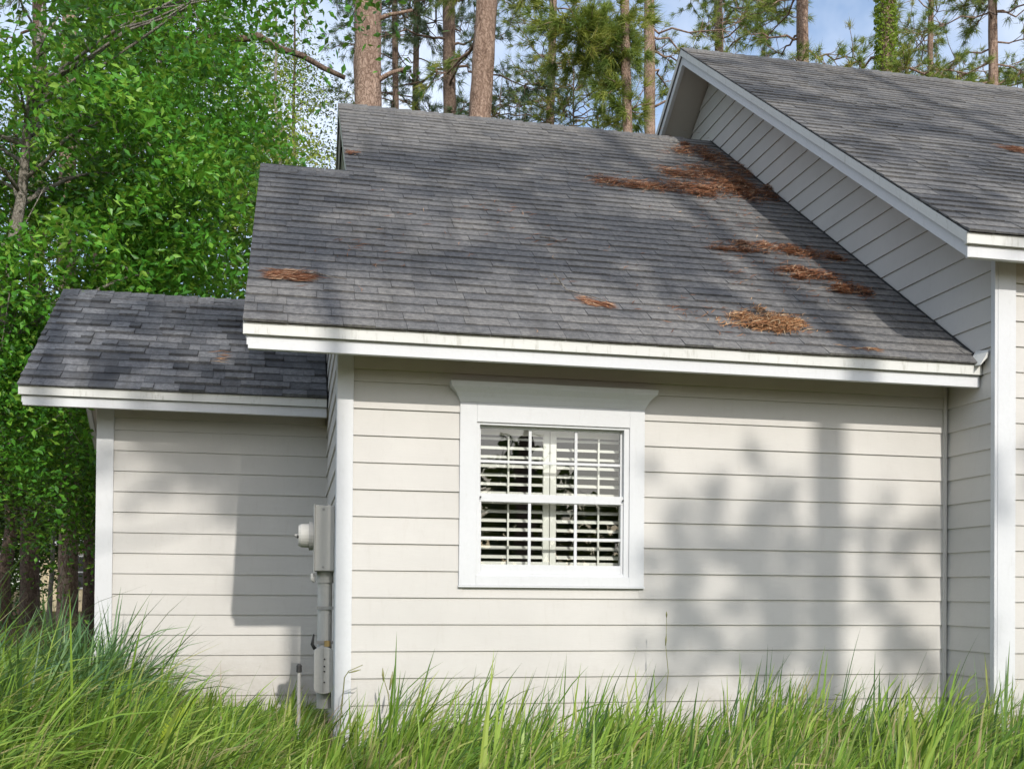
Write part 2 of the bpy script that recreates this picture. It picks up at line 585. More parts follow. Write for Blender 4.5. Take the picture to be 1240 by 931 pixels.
# --- wing: gable wall facing left, front wall
YF = -0.548
YGE, ZGE, YGA = -0.833, H + 2.451, 4.548
ZGA = ZGE + M * (YGA - YGE)
YGR = 2 * YGA - YGE
YREAR = 2 * YGA - YF
def wing_span(z, drop=0.20):
    """front and rear limits of the gable wall at height z, just under the roof"""
    zt = ZGE - drop
    yf = max(YF, YGE + (z - zt) / M)
    return yf, 2 * YGA - yf
gw = MB()
zc = ZGE - 0.20 + M * (YF - YGE)
apex = ZGA - 0.20
gw.prism_x([(YF, -0.1), (YREAR, -0.1), (YREAR, zc), (YGA, apex), (YF, zc)][::-1], XS, XS + 0.12)
gw = gw.build('gable_wall', 'siding', house)
for za, zb in courses(apex):
    a0, b0 = wing_span(za)
    a1, b1 = wing_span(min(zb + 0.004, apex - 0.002))
    a0 += 0.015 if a0 == YF else 0
    a1 += 0.015 if a1 == YF else 0
    if b0 - a0 > 0.1:
        plank_side(gw, a0, b0, a1, max(b1, a1 + 0.01), za, min(zb, apex - 0.006), XS)
fw = MB().box(XS + 0.12, 12.0, YF, YF + 0.12, -0.1, ZGE).box(12.0, 12.12, YF, YREAR, -0.1, ZGE).box(0.42, 12.0, YREAR - 0.12, YREAR, -0.1, ZGE - 0.3)
fw = fw.build('wall', 'siding', house)
for za, zb in courses(H + 2.215):
    plank_front(fw, XS + 0.10, 12.0, za, zb, YF)

# --- upper gable of the main part above the lower roof
UX = 0.50
ug = MB()
ZR = H + 1.6636 + M * (4.5918 + 0.437)
ug.prism_x([(1.2, H + 1.8), (8.0, H + 1.8), (8.0, ZR - 0.16 - M * (8.0 - 4.5918)), (4.5918, ZR - 0.16), (1.2, ZR - 0.16 - M * (4.5918 - 1.2))][::-1], UX, UX + 0.1)
ug = ug.build('gable_wall', 'siding', house)
for za, zb in courses(ZR - 0.2):
    if za < H + 3.2:
        continue
    d0 = (ZR - 0.16 - za) / M
    d1 = max(0.01, (ZR - 0.16 - zb) / M)
    plank_side(ug, 4.5918 - d0, 4.5918 + d0, 4.5918 - d1, 4.5918 + d1, za, zb, UX)

# --- trim boards
def board(name, x0, x1, y0, y1, z0, z1, mat='trim'):
    return MB().box(x0, x1, y0, y1, z0, z1).build(name, mat, house, bevel=0.003)

board('corner_board', 0.273, 0.381, -0.030, 0.0, 0.0, H + 1.62)
board('corner_board', 0.270, 0.2985, 0.002, 0.10, 0.0, H + 1.62)
board('corner_board', -1.695, -1.552, BY - 0.030, BY, 0.0, H + 1.62)
board('corner_board', -1.699, -1.671, BY + 0.002, BY + 0.12, 0.0, H + 1.62)
board('corner_board', XS - 0.002, 4.960, YF - 0.030, YF, 0.0, H + 2.40)
board('corner_board', XS - 0.026, XS - 0.0025, YF - 0.028, YF + 0.018, 0.0, ZGE - 0.05)
board('corner_board', XS - 0.052, XS - 0.024, -0.030, 0.0, 0.0, H + 1.70, 'siding')
board('frieze_board', 0.3815, XS - 0.053, -0.028, 0.0, H + 1.482, H + 1.74, 'soffit_paint')
board('frieze_board', -1.5515, 0.268, BY - 0.028, BY, H + 1.505, H + 1.74, 'soffit_paint')
board('frieze_board', 4.9605, 12.0, YF - 0.028, YF, H + 2.205, H + 2.50, 'soffit_paint')

# --- roofs --------------------------------------------------------------
SHINGLE_MESH = {}
CO = 0.143                                  # exposed height of one course

def shingle_arrays(w, th):
    g = 0.0012
    l = CO + 0.012
    V = np.array([(g, 0, -0.004), (w - g, 0, -0.004), (w - g, l, -0.006), (g, l, -0.006),
                  (g, 0, th), (w - g, 0, th), (w - g, l, 0.001), (g, l, 0.001)], float)
    Q = np.array([(0, 3, 2, 1), (4, 5, 6, 7), (0, 1, 5, 4), (1, 2, 6, 5), (2, 3, 7, 6), (3, 0, 4, 7)])
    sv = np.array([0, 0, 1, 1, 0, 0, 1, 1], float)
    return V, Q, sv

def shingle_mesh(w, th, mat):
    key = (round(w, 3), th, mat)
    if key not in SHINGLE_MESH:
        V, Q, sv = shingle_arrays(w, th)
        SHINGLE_MESH[key] = mesh_np('shingle', V, Q, None, mat, sv=sv)
    return SHINGLE_MESH[key]

def lay_shingles(roof, x_ranges, y_eave, z_eave, ncourse, mat, widths, ths, limit, seed):
    """x_ranges(k) gives the (x0, x1) span of course k; the first `limit` tabs are single pieces"""
    r = random.Random(seed)
    made = 0
    BV, BQ, BS, BR = [], [], [], []
    nb = 0
    rot = Matrix.Rotation(ANG, 4, 'X')
    for k in range(ncourse):
        x0, x1 = x_ranges(k)
        x = x0
        s = k * CO
        oy, oz = y_eave + s / SL, z_eave + s * M / SL
        first = True
        while x < x1 - 0.01:
            w = r.choice(widths)
            if first:
                w = w * r.choice((0.4, 0.6, 0.8, 1.0))
                w = round(w, 2)
                first = False
            if x + w > x1 - 0.09:
                w = x1 - x
            th = r.choice(ths)
            if made < limit:
                o = add('shingle', shingle_mesh(w, th, mat), roof)
                jog = r.uniform(-0.002, 0.002)
                o.matrix_basis = Matrix.Translation((x, oy + jog / SL, oz + jog * M / SL)) @ rot
                made += 1
            else:
                V, Q, sv = shingle_arrays(w, th)
                Vw = np.stack([V[:, 0] + x, oy + V[:, 1] / SL - V[:, 2] * M / SL, oz + V[:, 1] * M / SL + V[:, 2] / SL], -1)
                BV.append(Vw); BQ.append(Q + nb); BS.append(sv); BR.append(np.full(8, r.random()))
                nb += 8
            x += w
    if nb:
        add('shingles', mesh_np('shingles', np.concatenate(BV), np.concatenate(BQ), None, mat, rnd=np.concatenate(BR), sv=np.concatenate(BS)), roof, kind='stuff')

def roof_deck(spec, mat='deck_dark'):
    """spec: list of (x0, x1, y_eave, z_eave, y_ridge, y_rear)"""
    b = MB()
    for x0, x1, ye, ze, yr, yrear in spec:
        zr = ze + M * (yr - ye)
        th = 0.09
        zq = zr - M * (yrear - yr)
        b.prism_x([(ye + 0.012, ze - 0.012), (yr, zr - 0.012), (yr, zr - th), (ye + 0.012, ze - th)][::-1], x0 + 0.008, x1 - 0.008)
        b.prism_x([(yr, zr - 0.012), (yrear, zq - 0.012), (yrear, zq - th), (yr, zr - th)][::-1], x0 + 0.008, x1 - 0.008)
    return b

def ridge_caps(roof, x0, x1, y, z, mat, seed):
    r = random.Random(seed)
    x = x0
    me = {}
    while x < x1 - 0.02:
        w = min(0.16, x1 - x)
        key = round(w, 3)
        if key not in me:
            b = MB()
            d = 0.13
            t0, t1 = 0.020, 0.008
            poly = lambda t: [(-d, -d * M - 0.004), (0, -0.004), (d, -d * M - 0.004), (d, -d * M + t), (0, t), (-d, -d * M + t)]
            A, B = poly(t1), poly(t0)
            V = [(0, yy, zz) for yy, zz in A] + [(w, yy, zz) for yy, zz in B]
            n = 6
            Q = [(i, (i + 1) % n, n + (i + 1) % n, n + i) for i in range(n)] + [(0, 1, 4, 5), (1, 2, 3, 4), (11, 10, 7, 6), (10, 9, 8, 7)]
            b._add(V, Q)
            me[key] = b.mesh('ridge_cap', mat)
        o = add('ridge_cap', me[key], roof)
        o.location = (x, y, z + r.uniform(-0.002, 0.003))
        x += w

# main roof
YE, ZE = -0.437, H + 1.6636
YA, XA, YR = 2.34, 0.429, 4.5918
ZA = ZE + M * (YA - YE)
main_roof = roof_deck([(-0.32, XA + 0.02, YE, ZE, YA, 3.6), (XA, XS + 0.05, YE, ZE, YR, 9.6)]).build('roof', 'deck_dark', house)
n_main = int((YR - YE) * SL / CO) + 1
nA = int((YA - YE) * SL / CO)
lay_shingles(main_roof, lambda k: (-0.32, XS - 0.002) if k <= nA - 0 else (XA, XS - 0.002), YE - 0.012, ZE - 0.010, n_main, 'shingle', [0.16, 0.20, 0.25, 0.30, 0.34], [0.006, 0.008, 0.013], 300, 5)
ridge_caps(main_roof, XA, 4.45, YR, ZR + 0.004, 'shingle', 1)
ridge_caps(main_roof, -0.32, XA + 0.02, YA + 0.02, ZA + 0.012, 'shingle', 2)
# annexe roof
SYE, SZE, SYR = 2.2445, H + 1.6949, 3.9427
SZR = SZE + M * (SYR - SYE)
small_roof = roof_deck([(-2.249, 0.30, SYE, SZE, SYR, 5.7)]).build('roof', 'deck_dark', house)
n_small = int((SYR - SYE) * SL / CO) + 1
lay_shingles(small_roof, lambda k: (-2.249, 0.272), SYE - 0.012, SZE - 0.010, n_small, 'shingle_dark', [0.10, 0.13, 0.17, 0.21, 0.25], [0.005, 0.010, 0.024], 300, 8)
ridge_caps(small_roof, -2.249, 0.27, SYR, SZR + 0.004, 'shingle_dark', 3)
# wing roof
XG = 4.397
wing_roof = roof_deck([(XG, 12.5, YGE, ZGE, YGA, YGR)]).build('roof', 'deck_dark', house)
n_wing = int((YGA - YGE) * SL / CO) + 1
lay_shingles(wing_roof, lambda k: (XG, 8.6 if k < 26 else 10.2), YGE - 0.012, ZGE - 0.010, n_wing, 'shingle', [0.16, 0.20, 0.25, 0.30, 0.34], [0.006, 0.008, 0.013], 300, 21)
ridge_caps(wing_roof, XG, 10.2, YGA, ZGA + 0.004, 'shingle', 4)

# --- eaves: drip strip, fascia, sloped soffit
def eave(x0, x1, ye, ze, y_wall, inset=0.03):
    MB().box(x0 + 0.004, x1, ye + 0.010, ye + 0.05, ze - 0.088, ze - 0.012).build('drip_edge', 'drip', house, bevel=0.003)
    MB().box(x0 + inset, x1, ye + 0.034, ye + 0.075, ze - 0.172, ze - 0.0885).build('fascia', 'trim', house, bevel=0.003)
    zs = ze - 0.150
    y0 = ye + 0.076
    MB().prism_x([(y0, zs), (y_wall, zs + M * (y_wall - y0)), (y_wall, zs + 0.02 + M * (y_wall - y0)), (y0, zs + 0.02)], x0 + inset, x1).build('soffit', 'soffit_paint', house)
eave(-0.319, XS - 0.022, YE, ZE, -0.030)
eave(-2.246, 0.272, SYE, SZE, BY - 0.030)
eave(XG + 0.002, 12.3, YGE, ZGE, YF - 0.032)

def rake(x, ye, ze, yr, rear, sof_x1, wid=0.045, far=True, zdrop=0.19):
    """sloped boards along a roof end at x, front slope and rear slope"""
    zr = ze + M * (yr - ye)
    zq = zr - M * (rear - yr)
    a, b = 0.012, 0.088
    MB().prism_x([(ye + 0.012, ze - a), (yr, zr - a), (yr, zr - b), (ye + 0.012, ze - b)][::-1], x + 0.001, x + 0.03).build('rake_board', 'drip', house)
    MB().prism_x([(ye + 0.036, ze - b + M * 0.024), (yr, zr - b), (yr, zr - zdrop), (ye + 0.036, ze - zdrop + M * 0.024)][::-1], x + 0.022, x + wid + 0.02).build('rake_fascia', 'trim', house)
    MB().prism_x([(yr, zr - a), (rear, zq - a), (rear, zq - b), (yr, zr - b)][::-1], x + 0.001, x + 0.03).build('rake_board', 'drip', house)
    MB().prism_x([(yr, zr - b), (rear, zq - b), (rear, zq - zdrop), (yr, zr - zdrop)][::-1], x + 0.022, x + wid + 0.02).build('rake_fascia', 'trim', house)
    if sof_x1 > x + 0.1:
        d = zdrop - 0.02
        MB().prism_x([(ye + 0.08, ze - d + M * 0.08), (yr, zr - d), (yr, zr - d + 0.02), (ye + 0.08, ze - d + 0.02 + M * 0.08)], x + wid + 0.0205, sof_x1).build('soffit', 'soffit_paint', house)
        MB().prism_x([(yr, zr - d), (rear, zq - d), (rear, zq - d + 0.02), (yr, zr - d + 0.02)], x + wid + 0.0205, sof_x1).build('soffit', 'soffit_paint', house)
rake(XG, YGE, ZGE, YGA, YGR, XS - 0.003)
rake(-0.319, YE, ZE, YA, 3.55, 0.26, zdrop=0.165)
rake(-2.246, SYE, SZE, SYR, 5.65, -1.70, zdrop=0.165)
# upper main gable rake (only its rear half and the edge above the lower ridge show)
rake(XA + 0.001, 2.45, ZE + M * (2.45 - YE), YR, 9.5, UX - 0.022, wid=0.02, zdrop=0.14)

# kick-out flashing where the main eave meets the wing, thin strip along the joint, coloured dark to stand in for the shadow there
MB().hexa([(4.735, -0.50, ZE - 0.035), (4.797, -0.50, ZE + 0.03), (4.797, -0.36, ZE + 0.03), (4.735, -0.36, ZE - 0.02),
           (4.735, -0.50, ZE - 0.030), (4.797, -0.505, ZE + 0.075), (4.797, -0.36, ZE + 0.10), (4.735, -0.36, ZE - 0.01)]).build('kickout_flashing', 'drip', house)
MB().prism_x([(YE, ZE + 0.006), (YR, ZR + 0.006), (YR, ZR + 0.020), (YE, ZE + 0.020)][::-1], XS - 0.030, XS - 0.0225).build('shadow_flashing', 'deck_dark', house)

# --- window: casing, crown, frame, sashes, muntins, panes, shutters
win = MB()
fz0, fz1, fx0, fx1 = H + 0.112, H + 1.158, 1.215, 2.302
yc = -0.034
win.box(CX0, fx0, yc, 0.0, CZ0, CZ1).box(fx1, CX1, yc, 0.0, CZ0, CZ1)
win.box(fx0, fx1, yc, 0.0, fz1, CZ1).box(fx0, fx1, yc, 0.0, CZ0, fz0)
win = win.build('window', 'trim', house, bevel=0.0025)
# crown head: stepped profile tapering down to the casing
prof = [(0.000, 0.035), (0.012, 0.040), (0.030, 0.048), (0.060, 0.066), (0.085, 0.092), (0.096, 0.104), (0.098, 0.104), (0.128, 0.110), (0.128, 0.0)]
cb = MB()
for (h0, o0), (h1, o1) in zip(prof[:-2], prof[1:-1]):
    x = lambda o: (CX0 - (o - 0.035), CX1 + (o - 0.035))
    a0, a1 = x(o0)
    b0, b1 = x(o1)
    z0_, z1_ = CZ1 + 0.0005 + h0, CZ1 + 0.0005 + h1
    if h1 - h0 < 0.003:
        z1_ = z0_ + 0.003
    cb.hexa([(a0, -o0, z0_), (a1, -o0, z0_), (a1, 0, z0_), (a0, 0, z0_), (b0, -o1, z1_), (b1, -o1, z1_), (b1, 0, z1_), (b0, 0, z1_)])
cb.build('window_crown', 'trim', win)
MB().box(CX0 - 0.004, CX1 + 0.004, -0.040, 0.0, CZ0 - 0.012, CZ0 - 0.0005).build('window_sill', 'trim', win)

def win_piece(name, x0, x1, y0, y1, z0, z1, mat='trim', bev=0.002):
    return MB().box(x0, x1, y0, y1, z0, z1).build(name, mat, win, bevel=bev)
g0, g1 = 1.250, 2.249
# outer frame
win_piece('frame', fx0, 1.236, -0.022, 0.10, fz0, fz1)
win_piece('frame', 2.264, fx1, -0.022, 0.10, fz0, fz1)
win_piece('frame', 1.2362, 2.2638, -0.022, 0.10, H + 1.142, fz1)
win_piece('frame', 1.2362, 2.2638, -0.022, 0.10, fz0, H + 0.132)
zt0, zt1 = H + 0.676, H + 1.128       # upper glass
zb0, zb1 = H + 0.190, H + 0.619       # lower glass
yu, yl = 0.035, 0.012                 # upper sash sits deeper
win_piece('sash_stile', 1.2362, g0, yu - 0.016, yu + 0.016, zt0, H + 1.1418)
win_piece('sash_stile', g1, 2.2638, yu - 0.016, yu + 0.016, zt0, H + 1.1418)
win_piece('sash_rail', g0, g1, yu - 0.016, yu + 0.016, zt1, H + 1.1418)
win_piece('sash_stile', 1.2362, g0 + 0.002, yl - 0.018, yl + 0.018, H + 0.1322, H + 0.619)
win_piece('sash_stile', g1 - 0.002, 2.2638, yl - 0.018, yl + 0.018, H + 0.1322, H + 0.619)
win_piece('sash_rail', g0 + 0.002, g1 - 0.002, yl - 0.018, yl + 0.018, H + 0.1322, zb0)
win_piece('meeting_rail', 1.2362, 2.2638, yl - 0.020, yu + 0.018, H + 0.6192, zt0 - 0.0002)
vx = [1.598, 1.927]
for x in vx:
    win_piece('muntin', x - 0.010, x + 0.010, yu - 0.012, yu - 0.003, zt0, zt1, bev=0)
    win_piece('muntin', x - 0.016, x + 0.004, yl - 0.012, yl - 0.003, zb0, zb1, bev=0)
win_piece('muntin', g0, g1, yu - 0.0135, yu - 0.003, H + 0.890, H + 0.908, bev=0)
win_piece('muntin', g0, g1, yl - 0.0135, yl - 0.003, H + 0.362, H + 0.380, bev=0)
def panes(y, z0, zm, z1, off):
    xs = [g0] + [x + off for x in vx] + [g1]
    for i in range(3):
        for a, b in ((z0, zm), (zm, z1)):
            rr = random.uniform(-0.0009, 0.0009)
            sx = random.uniform(-0.0009, 0.0009)
            V = [(xs[i], y + rr, a), (xs[i + 1], y + rr + sx, a), (xs[i + 1], y - rr + sx, b), (xs[i], y - rr, b)]
            add('pane', mesh_np('pane', V, [(0, 1, 2, 3)], None, 'glass'), win)
panes(yu, zt0, H + 0.899, zt1, 0.0)
panes(yl, zb0, H + 0.371, zb1, -0.006)
for x in (1.243, 2.257):
    MB().tube([(x, -0.030, H + 0.648), (x, -0.0185, H + 0.648)], [0.006, 0.006], 8).build('sash_lock', 'dark_metal', win)

# plantation shutters behind the glass, two hinged panels of louvers
def shutter(x0, x1, seed):
    r = random.Random(seed)
    y = 0.150
    z0, z1 = H + 0.14, H + 1.15
    st = 0.045
    f = MB().box(x0, x0 + st, y - 0.014, y + 0.014, z0, z1).box(x1 - st, x1, y - 0.014, y + 0.014, z0, z1)
    f.box(x0 + st, x1 - st, y - 0.014, y + 0.014, z0, z0 + 0.075).box(x0 + st, x1 - st, y - 0.014, y + 0.014, z1 - 0.05, z1)
    f = f.build('shutter', 'shutter_white', house, bevel=0.002)
    pitch = 0.0635
    z = z0 + 0.075 + pitch * 0.55
    tilt = 0.46
    rod = []
    while z < z1 - 0.07:
        a = tilt + r.uniform(-0.03, 0.03)
        hw, ht = 0.031, 0.0055
        P = []
        for yy, zz in ((-hw, 0), (-hw * 0.4, -ht), (hw * 0.4, -ht), (hw, 0), (hw * 0.4, ht), (-hw * 0.4, ht)):
            P.append((y + yy * math.cos(a) - zz * math.sin(a), z + yy * math.sin(a) + zz * math.cos(a)))
        MB().prism_x(P, x0 + st + 0.002, x1 - st - 0.002).build('louver', 'shutter_white', f)
        rod.append(z)
        z += pitch
    xm = x0 + (x1 - x0) * (0.46 if seed == 1 else 0.62)
    MB().box(xm - 0.006, xm + 0.006, y - 0.046, y - 0.036, z0 + 0.05, z1 - 0.06).build('tilt_rod', 'shutter_white', f)
    return f
shutter(1.205, 1.765, 1)
shutter(1.770, 2.330, 2)

# the room behind the window
rm = MB()
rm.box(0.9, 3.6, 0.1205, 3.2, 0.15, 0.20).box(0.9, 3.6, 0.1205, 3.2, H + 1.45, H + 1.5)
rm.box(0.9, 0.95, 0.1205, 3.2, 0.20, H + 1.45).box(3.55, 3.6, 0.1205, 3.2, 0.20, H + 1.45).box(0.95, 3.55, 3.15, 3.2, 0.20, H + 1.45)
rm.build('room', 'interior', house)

# ------------------------------------------------------------------ electric meter on the side wall
met = thing('electric_meter', 'grey electric meter box with round meter and conduit beside white corner board', 'meter', (0.2, 0.42, 0.3))
MB().box(0.142, 0.277, 0.30, 0.56, H + 0.137, H + 0.593).build('meter_box', 'meter_paint', met, bevel=0.006)
MB().box(0.136, 0.1415, 0.29, 0.57, H + 0.12, H + 0.60).build('box_cover', 'meter_paint', met, bevel=0.002)
mc = MB().tube([(0.138, 0.43, H + 0.385), (0.118, 0.43, H + 0.385), (0.116, 0.43, H + 0.385), (0.05, 0.43, H + 0.385), (0.032, 0.43, H + 0.385)], [0.098, 0.098, 0.084, 0.082, 0.070], 24)
mc = mc.build('round_meter', 'meter_paint', met, smooth=False)
MB().tube([(0.128, 0.43, H + 0.385), (0.104, 0.43, H + 0.385)], [0.101, 0.101], 24).build('clamp_ring', 'metal_grey', mc)
for zz in (0.78, 1.02):
    MB().box(0.160, 0.276, 0.362, 0.3675, zz, zz + 0.022).build('strap', 'metal_grey', met)
for zz in (H + 0.165, H + 0.565):
    MB().tube([(0.20, 0.301, zz), (0.20, 0.294, zz)], [0.008, 0.007], 8).build('screw', 'metal_grey', met)
MB().tube([(0.034, 0.43, H + 0.385), (0.006, 0.43, H + 0.385)], [0.012, 0.010], 8).build('meter_lock', 'metal_grey', mc)
MB().tube([(0.035, 0.372, H + 0.375), (0.020, 0.372, H + 0.375)], [0.014, 0.010], 8).build('seal', 'dark_metal', mc)
MB().tube([(0.218, 0.42, 0.33), (0.218, 0.42, H + 0.15)], [0.050, 0.050], 18).build('conduit', 'meter_paint', met, smooth=False)
MB().tube([(0.218, 0.42, H + 0.055), (0.218, 0.42, H + 0.136)], [0.058, 0.058], 18).build('conduit_collar', 'meter_paint', met)
MB().tube([(0.130, 0.34, H + 0.12), (0.128, 0.34, H + 0.08), (0.145, 0.34, H + 0.06)], [0.012, 0.016, 0.010], 8).build('hasp', 'meter_paint', met, smooth=True)
# lower telephone box: rounded top and bottom
tb = []
for i in range(13):
    a = math.pi * i / 12
    tb.append((0.146 + 0.064 - 0.064 * math.cos(a), H - 0.42 + 0.034 * math.sin(a)))
for i in range(13):
    a = math.pi * i / 12
    tb.append((0.146 + 0.064 + 0.064 * math.cos(a), H - 0.675 - 0.034 * math.sin(a)))
tbo = MB().prism_y(tb[::-1], 0.29, 0.40).build('junction_box', 'meter_paint', met, bevel=0.004)
MB().box(0.205, 0.208, 0.286, 0.2898, H - 0.70, H - 0.39).build('seam', 'metal_grey', tbo)
for zz in (-0.47, -0.52, -0.555, -0.63):
    MB().tube([(0.216, 0.289, H + zz), (0.216, 0.283, H + zz)], [0.006, 0.005], 8).build('screw', 'dark_metal', tbo)
MB().tube([(0.150, 0.33, H - 0.40), (0.132, 0.32, H - 0.37), (0.142, 0.31, H - 0.30)], [0.014, 0.012, 0.006], 8).build('cable_clamp', 'dark_metal', met, smooth=True)
MB().tube([(0.235, 0.33, H - 0.385), (0.235, 0.33, H - 0.345)], [0.022, 0.022], 8).build('brass_fitting', 'brass', met)

pip = thing('stub_pipe', 'thin grey capped pipe standing up beside the meter', 'pipe', (0.045, 0.35, 0.0))
MB().tube([(0.045, 0.35, -0.05), (0.045, 0.35, H - 0.56)], [0.013, 0.013], 12).build('pipe', 'metal_grey', pip)
MB().tube([(0.045, 0.35, H - 0.563), (0.045, 0.35, H - 0.52), (0.045, 0.35, H - 0.505)], [0.019, 0.019, 0.010], 12).build('cap', 'dark_metal', pip)

# ------------------------------------------------------------------ foliage helpers
def unit(v):
    return v / (np.linalg.norm(v, axis=-1, keepdims=True) + 1e-9)

def leaf_arrays(C, size, droop=0.5, flat=0.5):
    """folded leaves; C (n,3) centres, size (n,) lengths"""
    n = len(C)
    d = rng.standard_normal((n, 3))
    d[:, 2] = d[:, 2] * 0.5 - droop
    d = unit(d)
    nn = rng.standard_normal((n, 3))
    nn[:, 2] += flat * 2
    nn[:, 1] -= flat * 0.6
    s = unit(np.cross(d, nn))
    u = np.cross(s, d)
    L = size[:, None]
    a = C - d * L * 0.5
    tip = C + d * L * 0.5
    mid = C + u * L * 0.06
    b = mid + s * L * 0.25 - d * L * 0.08
    c = mid - s * L * 0.25 - d * L * 0.08
    V = np.stack([a, b, tip, c], 1).reshape(-1, 3)
    i = np.arange(n)[:, None] * 4
    T = np.concatenate([i + np.array([[0, 1, 2]]), i + np.array([[0, 2, 3]])])
    return V, T

def needle_arrays(C, D, n_per, length, width, spread=0.9):
    """tufts of needles: centres C, directions D"""
    n = len(C)
    d = np.repeat(D, n_per, 0) + rng.standard_normal((n * n_per, 3)) * spread * 0.6
    d[:, 2] -= 0.12
    d = unit(d)
    c = np.repeat(C, n_per, 0) + rng.standard_normal((n * n_per, 3)) * 0.03
    L = length * rng.uniform(0.6, 1.1, (n * n_per, 1))
    s = unit(np.cross(d, rng.standard_normal((n * n_per, 3))))
    tip = c + d * L
    tip[:, 2] -= 0.25 * L[:, 0] * rng.random(n * n_per)
    V = np.stack([c + s * width * 0.5, c - s * width * 0.5, tip], 1).reshape(-1, 3)
    T = np.arange(n * n_per * 3).reshape(-1, 3)
    r = np.repeat(np.clip(np.repeat(rng.random(n) * 0.75, n_per) + rng.uniform(0, 0.25, n * n_per), 0, 1), 3)
    return V, T, r

def limb_path(p0, p1, n=6, sag=0.1, wob=0.05):
    p0, p1 = np.asarray(p0, float), np.asarray(p1, float)
    t = np.linspace(0, 1, n)[:, None]
    P = p0 + (p1 - p0) * t
    L = np.linalg.norm(p1 - p0)
    P[:, 2] += (sag * L * np.sin(np.pi * t[:, 0]))
    P[1:-1] += rng.standard_normal((n - 2, 3)) * wob * L / n
    return P

def broadleaf(name, label, base, height, crown_c, crown_r, leaf_mat, n_clump, per, leaf, trunk_r=0.13, bark='bark_grey', clump_r=0.42, group='leafy trees left of the house', cat='tree', n_limb=16, extra_clumps=None, hollow=0.35):
    """crown_c / crown_r relative to the base"""
    t = thing(name, label, cat, base, group)
    cc, cr = np.array(crown_c, float), np.array(crown_r, float)
    top = np.array([cc[0] * 0.8, cc[1] * 0.8, height])
    n = 12
    tt = np.linspace(0, 1, n)[:, None]
    P = np.array([0, 0, -0.15]) + (top - np.array([0, 0, -0.15])) * tt
    P[1:-1, :2] += rng.standard_normal((n - 2, 2)) * 0.05
    MB().tube(P, trunk_r * (1 - 0.85 * tt[:, 0]) * (1 + 0.35 * np.exp(-tt[:, 0] * 14)), 12, wob=0.03).build('trunk', bark, t, smooth=True, world_space=False)
    d = unit(rng.standard_normal((n_clump, 3)))
    rad = (hollow + (1 - hollow) * rng.random(n_clump)) ** 0.6
    K = cc + d * rad[:, None] * cr
    K[:, 2] = np.maximum(K[:, 2], 0.35)
    if extra_clumps is not None:
        K = np.vstack([K, np.asarray(extra_clumps, float)])
    idx = rng.choice(len(K), min(n_limb, len(K)), replace=False)
    if extra_clumps is not None:
        idx = np.unique(np.concatenate([idx, np.arange(n_clump, len(K))]))
    for i in idx:
        h = np.clip((K[i, 2] - 0.4 * np.linalg.norm(K[i, :2])) / max(height, 0.1), 0.12, 0.92)
        p0 = np.array([np.interp(h, tt[:, 0], P[:, k]) for k in range(3)])
        r0 = trunk_r * (1 - 0.85 * h) * 0.5
        b = MB()
        q = limb_path(p0, K[i], 7, 0.08, 0.12)
        b.tube(q, np.linspace(r0, 0.008, 7), 6)
        for _ in range(3):
            j = rng.integers(2, 6)
            e = q[j] + rng.standard_normal(3) * 0.5
            b.tube(limb_path(q[j], e, 4, 0.05, 0.1), np.linspace(r0 * 0.35, 0.004, 4), 4)
        b.build('branch', bark, t, smooth=True, world_space=False)
    tot = len(K)
    dens = rng.uniform(0.4, 1.5, tot)
    cnt = (per * 2.2 * dens).astype(int)
    leaf = leaf * 0.64
    C = np.repeat(K, cnt, 0)
    # sprays: leaves strung along short drooping twigs inside each clump
    off = rng.standard_normal((len(C), 3)) * clump_r * np.array([1.25, 1.1, 0.42])
    off[:, 2] -= 0.35 * (off[:, 0] ** 2 + off[:, 1] ** 2) / max(clump_r, 0.1)
    C = C + off
    V, T = leaf_arrays(C, leaf * rng.uniform(0.6, 1.25, len(C)))
    tone = np.repeat(np.clip(rng.normal(0.48, 0.30, tot), 0, 1), cnt)
    r = np.clip(tone + rng.normal(0, 0.18, len(C)), 0, 1)
    add('crown', mesh_np('crown', V, None, T, leaf_mat, rnd=np.repeat(r, 4)), t, world_space=False)
    return t

